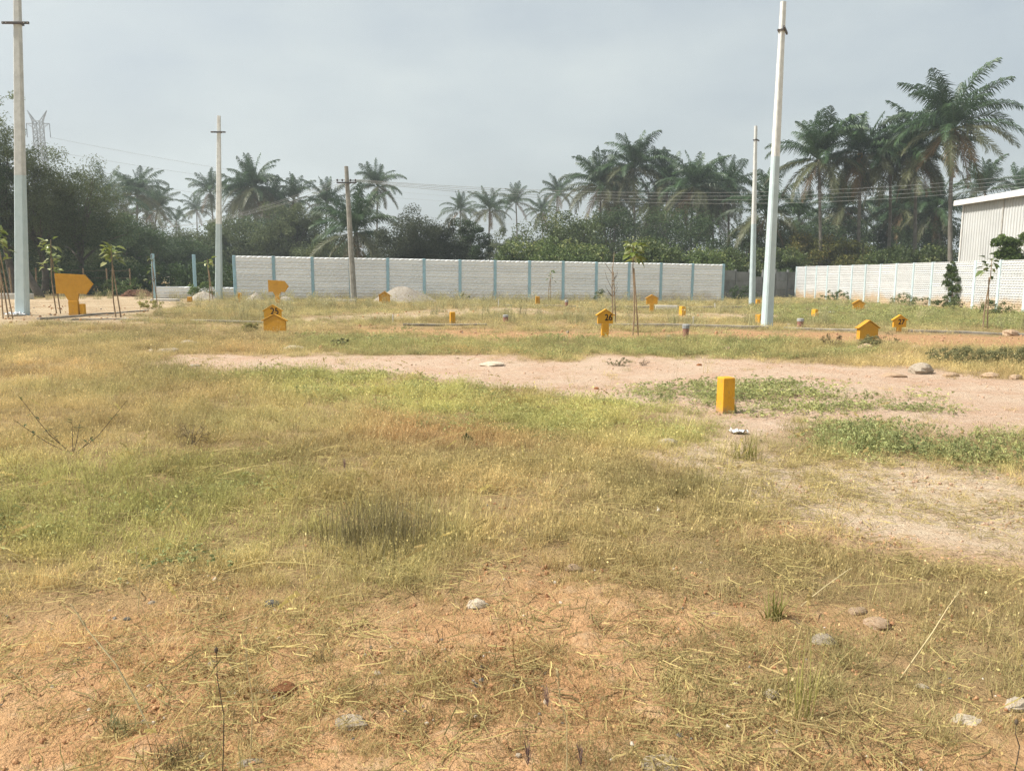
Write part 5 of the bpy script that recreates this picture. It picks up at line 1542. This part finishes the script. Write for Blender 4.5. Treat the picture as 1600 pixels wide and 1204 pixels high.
def straw_bits(seed, n, rad):
    """a hand's breadth of fallen straw and crumbled stems"""
    r = np.random.default_rng(seed); V, FN, I, VV = [], [], [], []
    for k in range(n):
        p = np.array([r.normal() * rad * .5, r.normal() * rad * .5, r.uniform(.004, .03)]); az = r.uniform(0, 6.28); el = r.normal() * .12
        L = r.uniform(.03, .13); w = r.uniform(.0018, .0036); val = r.random(); prev = None
        for q in range(4):
            side = np.array([-math.sin(az), math.cos(az), r.uniform(.2, .8)]) * w / 2
            cur = (p - side, p + side)
            if prev is not None:
                kk = len(V); V += [prev[0], prev[1], cur[1], cur[0]]; VV += [val] * 4; FN.append(4); I += [kk, kk + 1, kk + 2, kk + 3]
            prev = cur; p = p + L / 3 * np.array([math.cos(el) * math.cos(az), math.cos(el) * math.sin(az), math.sin(el)]); az += r.normal() * .35
    me = mesh_np('straw_bits', np.array(V), FN, I); fattr(me, 'v', VV); me.materials.append(M['scatter_leaf']); return me

def spread(y0, y1, dens, edge=1.0, k=.74):
    W = lambda y: k * y + edge
    area = (y1 - y0) * (W(y0) + W(y1)); n = int(area * dens)
    y = rng.uniform(y0, y1, int(n * 1.5)); keep = rng.random(len(y)) < W(y) / W(y1)
    y = y[keep][:n]; x = (rng.random(len(y)) * 2 - 1) * W(y)
    return x, y

def lerp3(a, b, t): return np.asarray(a)[None] * (1 - t[:, None]) + np.asarray(b)[None] * t[:, None]

wallL = [tuple(LA[:2]), tuple(LB[:2])]
def clear_of_walls(x, y):
    """in front of the walls (the plots)"""
    yl = LA.y + (LB.y - LA.y) * (x - LA.x) / (LB.x - LA.x)
    xr = RA.x + (RB.x - RA.x) * (y - RA.y) / (RB.y - RA.y)
    ok = (y < yl - .25) | ((x > LB.x + .2) & (y < 56))
    return ok & (x < xr - .15)

def grounds(x, y):
    F_ = fields(x, y)
    bare = np.clip(F_['pink'] + .74 * F_['thin'] + .93 * F_['fore'] + .8 * F_['fore2'] + F_['road_left'] + .97 * F_['road_mid'] + .8 * F_['strip'], 0, 1)
    green = np.clip(1.0 * F_['g_post'] + F_['g_right'] + .75 * F_['g_left'] + .75 * F_['g_band'] + .55 * F_['g_near'] + .4 * F_['g_mid'] + .9 * F_['g_wall'], 0, 1)
    leafy = np.clip(F_['g_post'] + .8 * F_['g_right'] + .7 * F_['g_left'], 0, 1)
    return F_, bare, green, leafy

TAN, OLIVE, GREEN, RUST, YEL = (.51, .395, .185), (.355, .315, .14), (.23, .255, .095), (.47, .28, .135), (.47, .445, .155)
pos, rot, scl, vid, gc = [], [], [], [], []
tufts = [tuft_mesh(200 + k, 44, .19, .095, .5, .0036, .32, .16) for k in range(8)]
for (y0, y1, dens, s0, hs_k) in ((1.3, 4.2, 330, .62, 1.0), (4.2, 9, 210, .8, 1.0), (9, 18, 95, 1.05, 1.0), (18, 32, 40, 1.35, .75), (32, 58, 18, 2.0, .6)):
    x, y = spread(y0, y1, dens)
    ok = clear_of_walls(x, y); x, y = x[ok], y[ok]
    F_, bare, green, leafy = grounds(x, y)
    cover = np.clip(1 - bare, 0, 1) * np.clip((F_['patch'] - .25) * 3.2, .35, 1)
    cover = cover * (1 - .75 * np.clip(F_['g_post'] + F_['g_right'], 0, 1))
    cover = np.maximum(cover, .10 * np.clip((F_['patch'] - .45) * 6, 0, 1) * (1 - F_['road_mid']) * (1 - F_['road_left']) * (1 - .7 * F_['pink']))
    cover = np.maximum(cover, 1.0 * np.maximum(F_['fore'], F_['fore2']) * np.clip((F_['patch'] - .385) * 6, .12, 1))
    cover = cover * np.where(y > 19, np.clip((fbm(x / 4.5, y / 1.6, 246, 3) - .30) * 4.5, .25, 1), 1)
    keep = rng.random(len(x)) < cover
    x, y, bare, green = x[keep], y[keep], bare[keep], green[keep]; F_ = {k: v[keep] for k, v in F_.items()}
    n = len(x)
    c = lerp3(TAN, OLIVE, np.clip((F_['big'] - .3) * 2.2 + rng.normal(size=n) * .2, 0, 1))
    fo = smooth(10, 24, y) * .55; c = c * (1 - fo[:, None]) + np.array([.315, .30, .145])[None] * fo[:, None]
    c = c * (1 - (green * .75)[:, None]) + np.asarray(GREEN)[None] * (green * .75)[:, None]
    yl = np.clip(F_['g_left'] * .6 + F_['g_near'] * .55, 0, 1); c = c * (1 - yl[:, None]) + np.asarray(YEL)[None] * yl[:, None]
    rs = np.clip(F_['rust'] * .8 + .6 * bare * F_['fore'] * rng.random(n) + .5 * np.clip(fbm(x / 1.3, y / 1.3, 44, 3) - .55, 0, 1) * 3, 0, 1) * .8
    c = c * (1 - rs[:, None]) + np.asarray(RUST)[None] * rs[:, None]
    dk = np.clip((fbm(x / 1.1, y / 1.1, 333, 3) - .5) * 3.5, -1, 1); c = c * (1 - .27 * dk[:, None]) * rng.uniform(.7, 1.25, n)[:, None]
    tall = 1 - .5 * bare
    tall = tall * (.45 + .95 * fbm(x / .32, y / .32, 555, 2)) * (.8 + .7 * (F_['big'] - .3)) * (1 + .35 * F_['g_mid'])
    s = s0 * rng.uniform(.7, 1.3, n)
    pos.append(np.stack([x, y, H(x, y) - .005], 1)); rot.append(np.stack([rng.normal(size=n) * .15, rng.normal(size=n) * .15, rng.uniform(0, 6.28, n)], 1))
    scl.append(np.stack([s, s, s * hs_k * np.clip(tall, .25, 1.4)], 1)); vid.append(rng.integers(0, len(tufts), n)); gc.append(c)
scatter('dry_grass', 'short dry olive and tan grass covering the plots', tufts, np.vstack(pos), np.vstack(rot), np.vstack(scl), np.concatenate(vid), np.vstack(gc))

# creeping leafy weeds
pos, rot, scl, vid, gc = [], [], [], [], []
weeds = [weed_mesh(300 + k, 26, .2, .10, .028) for k in range(6)]
for (y0, y1, dens, s0) in ((3.0, 9.5, 60, .9), (9.5, 16, 46, 1.25), (16, 30, 14, 1.7), (30, 56, 7, 2.6)):
    x, y = spread(y0, y1, dens)
    ok = clear_of_walls(x, y); x, y = x[ok], y[ok]
    F_, bare, green, leafy = grounds(x, y)
    cover = np.clip(leafy * 1.1 + .25 * F_['g_band'] + .3 * F_['g_near'] * (F_['patch'] > .5) + .35 * F_['g_wall'], 0, 1) * np.clip((F_['patch'] - .32) * 4, .12, 1)
    keep = rng.random(len(x)) < cover
    x, y, leafy = x[keep], y[keep], leafy[keep]; F_ = {k: v[keep] for k, v in F_.items()}
    n = len(x)
    t = np.clip(rng.normal(size=n) * .25 + .35 + .5 * F_['g_left'] - .3 * F_['g_right'], 0, 1)
    c = lerp3((.30, .33, .145), (.50, .49, .20), t) * rng.uniform(.8, 1.2, n)[:, None]
    s = s0 * rng.uniform(.45, 1.35, n)
    pos.append(np.stack([x, y, H(x, y)], 1)); rot.append(np.stack([np.zeros(n), np.zeros(n), rng.uniform(0, 6.28, n)], 1))
    scl.append(np.stack([s, s, s * rng.uniform(.5, 1.2, n) * (.8 + .6 * F_['g_right'])], 1)); vid.append(rng.integers(0, len(weeds), n)); gc.append(c)
scatter('creeping_weeds', 'low green creeping leafy weeds in patches on the soil', weeds, np.vstack(pos), np.vstack(rot), np.vstack(scl), np.concatenate(vid), np.vstack(gc))

# long seed stalks and fallen straw
pos, rot, scl, vid, gc = [], [], [], [], []
stalks = [straw_mesh(400 + k, .5, .0042, .95 + .1 * (k % 3), True) for k in range(5)] + [straw_mesh(420 + k, .75, .005, .42, k % 2 == 0) for k in range(4)] + [straw_bits(440 + k, 26, .16) for k in range(5)]
for (y0, y1, dens, lo_, hi_, base) in ((1.6, 7.5, 9, 0, 5, .3), (2.2, 6.5, 5, 5, 9, .2), (1.3, 6.5, 56, 9, 14, .62), (7.5, 16, 2.2, 0, 9, .2)):
    x, y = spread(y0, y1, dens)
    F_, bare, green, leafy = grounds(x, y)
    left = smooth(1.2, -1.0, x)
    cover = np.clip(base + .7 * left * (1 - F_['fore']) + (.3 if lo_ == 9 else 0), 0, 1) * (1 - .9 * F_['pink']) * np.where(F_['patch'] > .42, 1, .4)
    keep = rng.random(len(x)) < cover
    x, y = x[keep], y[keep]; n = len(x); left = left[keep]
    c = lerp3((.40, .31, .14), (.50, .42, .17), rng.random(n)) * rng.uniform(.7, 1.1, n)[:, None]
    s = rng.uniform(.5, 1.15, n)
    az = rng.uniform(0, 6.28, n)
    if lo_ == 5: az = np.where(rng.random(n) < .75, rng.normal(.35, .35, n), az)     # wind-laid towards the right
    z0 = H(x, y) + (.006 if lo_ == 9 else -.01)
    pos.append(np.stack([x, y, z0], 1)); rot.append(np.stack([np.zeros(n), rng.normal(size=n) * .06, az], 1))
    s = s * (1.2 if lo_ == 9 else 1); c = c * (rng.uniform(.7, 1.15, n)[:, None] if lo_ == 9 else 1)
    scl.append(np.stack([s, s, s], 1)); vid.append(rng.integers(lo_, hi_, n)); gc.append(c)
scatter('straw_grass', 'long pale straw stalks standing and fallen in the foreground', stalks, np.vstack(pos), np.vstack(rot), np.vstack(scl), np.concatenate(vid), np.vstack(gc))

pos, rot, scl, vid, gc = [], [], [], [], []
wisps = [tuft_mesh(650 + k, 14, .36, .06, .42, .0032, .18, .25) for k in range(6)]
for (y0, y1, dens, s0) in ((2.2, 6, 16, .75), (6, 13, 7, 1.0), (13, 20, 3, 1.2)):
    x, y = spread(y0, y1, dens)
    F_, bare, green, leafy = grounds(x, y)
    cl_ = np.clip((fbm(x / .8, y / .8, 777, 3) - .42) * 5, 0, 1)
    keep = rng.random(len(x)) < cl_ * np.clip(1 - .93 * bare, 0, 1) * (1 - .8 * leafy)
    x, y = x[keep], y[keep]; n = len(x); gn = np.clip(F_['g_near'][keep] * .9 + .25 * (rng.random(n) < .3), 0, 1)
    c = lerp3((.58, .47, .24), (.52, .50, .15), gn) * rng.uniform(.65, 1.15, n)[:, None]
    s = s0 * rng.uniform(.6, 1.25, n)
    pos.append(np.stack([x, y, H(x, y) - .01], 1)); rot.append(np.stack([rng.normal(size=n) * .12, rng.normal(.12, .15, n), rng.normal(0, 1.2, n)], 1))
    scl.append(np.stack([s, s, s], 1)); vid.append(rng.integers(0, 6, n)); gc.append(c)
scatter('wispy_grass', 'wispy taller straw-coloured grass in loose clumps', wisps, np.vstack(pos), np.vstack(rot), np.vstack(scl), np.concatenate(vid), np.vstack(gc))

# tall dry tussocks in the far plots
pos, rot, scl, vid, gc = [], [], [], [], []
tall_t = [tuft_mesh(600 + k, 46, .55, .16, .22, .010, .10, .5) for k in range(5)]
x, y = spread(19, 46, 3.0)
ok = clear_of_walls(x, y); x, y = x[ok], y[ok]
F_, bare, green, leafy = grounds(x, y)
lum = fbm(x / 3.1, y / 2.2, 123, 3)
px_ = CX + FPX * x / y
cover = np.clip((lum - .46) * 5, 0, 1) * (1 - bare) * np.where(px_ < 1000, 1, .35) * smooth(20, 24, y)
cover = np.maximum(cover, .8 * smooth(2.0, .6, np.abs(y - (LA.y + (LB.y - LA.y) * (x - LA.x) / (LB.x - LA.x)) + 1.2)) * (lum > .42))
keep = rng.random(len(x)) < cover * .5
x, y = x[keep], y[keep]; n = len(x)
c = lerp3((.40, .36, .20), (.28, .27, .14), rng.random(n)) * rng.uniform(.75, 1.2, n)[:, None]
s = rng.uniform(.6, 1.15, n)
scatter('tussock_grass', 'tall dry tussocks of grass in the far plots', tall_t, np.stack([x, y, H(x, y) - .02], 1), np.stack([np.zeros(n), np.zeros(n), rng.uniform(0, 6.28, n)], 1), np.stack([s, s, s], 1), rng.integers(0, 5, n), c)

# pebbles and crumbs of soil
pebs = []
for k in range(5):
    me = rock_mesh(700 + k, n=7, m=4).mesh('pebble'); me.materials.append(M['scatter_stone']); pebs.append(me)
pos, rot, scl, vid, gc = [], [], [], [], []
for (y0, y1, dens, s0) in ((1.3, 3.4, 2200, .0046), (3.4, 5.8, 900, .006), (5.8, 15, 40, .009), (15, 30, 5, .022)):
    x, y = spread(y0, y1, dens)
    F_, bare, green, leafy = grounds(x, y)
    keep = rng.random(len(x)) < np.clip(bare * 1.0 + .12, 0, 1) * (1 - .6 * np.clip(F_['thin'] + F_['pink'], 0, 1)) * np.clip((fbm(x / .3, y / .3, 200) - .3) * 3, .15, 1)
    x, y = x[keep], y[keep]; bare = bare[keep]; n = len(x)
    s = s0 * np.exp(np.minimum(rng.normal(size=n) * .5, .9))
    kind = rng.random(n)
    c = np.where((kind < .92)[:, None], lerp3((.50, .29, .145), (.30, .145, .07), rng.random(n)), np.where((kind < .965)[:, None], lerp3((.5, .42, .33), (.6, .55, .47), rng.random(n)), lerp3((.12, .11, .1), (.2, .19, .18), rng.random(n))))
    pk = np.clip(F_['pink'] + F_['thin'] + .4 * F_['road_mid'], 0, 1)[keep][:, None] * .75
    c = c * (1 - pk) + np.array([.5, .35, .25])[None] * pk
    pos.append(np.stack([x, y, H(x, y) + s * .3], 1)); rot.append(rng.uniform(0, 6.28, (n, 3)))
    scl.append(np.stack([s * 1.2, s, s * .8], 1)); vid.append(rng.integers(0, 5, n)); gc.append(c)
scatter('gravel', 'small pebbles and crumbs of soil on the bare ground', pebs, np.vstack(pos), np.vstack(rot), np.vstack(scl), np.concatenate(vid), np.vstack(gc))

# ------------------------------------------------------------------ haze
hm, hn, hl, hb = nt('haze')
hn.remove(hb)
pv = hn.new('ShaderNodeVolumePrincipled')
pv.inputs['Color'].default_value = (0.85, 0.94, 1.0, 1)
pv.inputs['Density'].default_value = 0.0010
pv.inputs['Anisotropy'].default_value = 0.2
hl.new(pv.outputs['Volume'], hn['Material Output'].inputs['Volume'])
hz = MB().box((0, 0, 33), (2 * FAR + 40, 2 * FAR + 40, 70)).build('haze', hm)
props(hz, 'thin pale haze in the air over the plots', None, None, 'stuff')
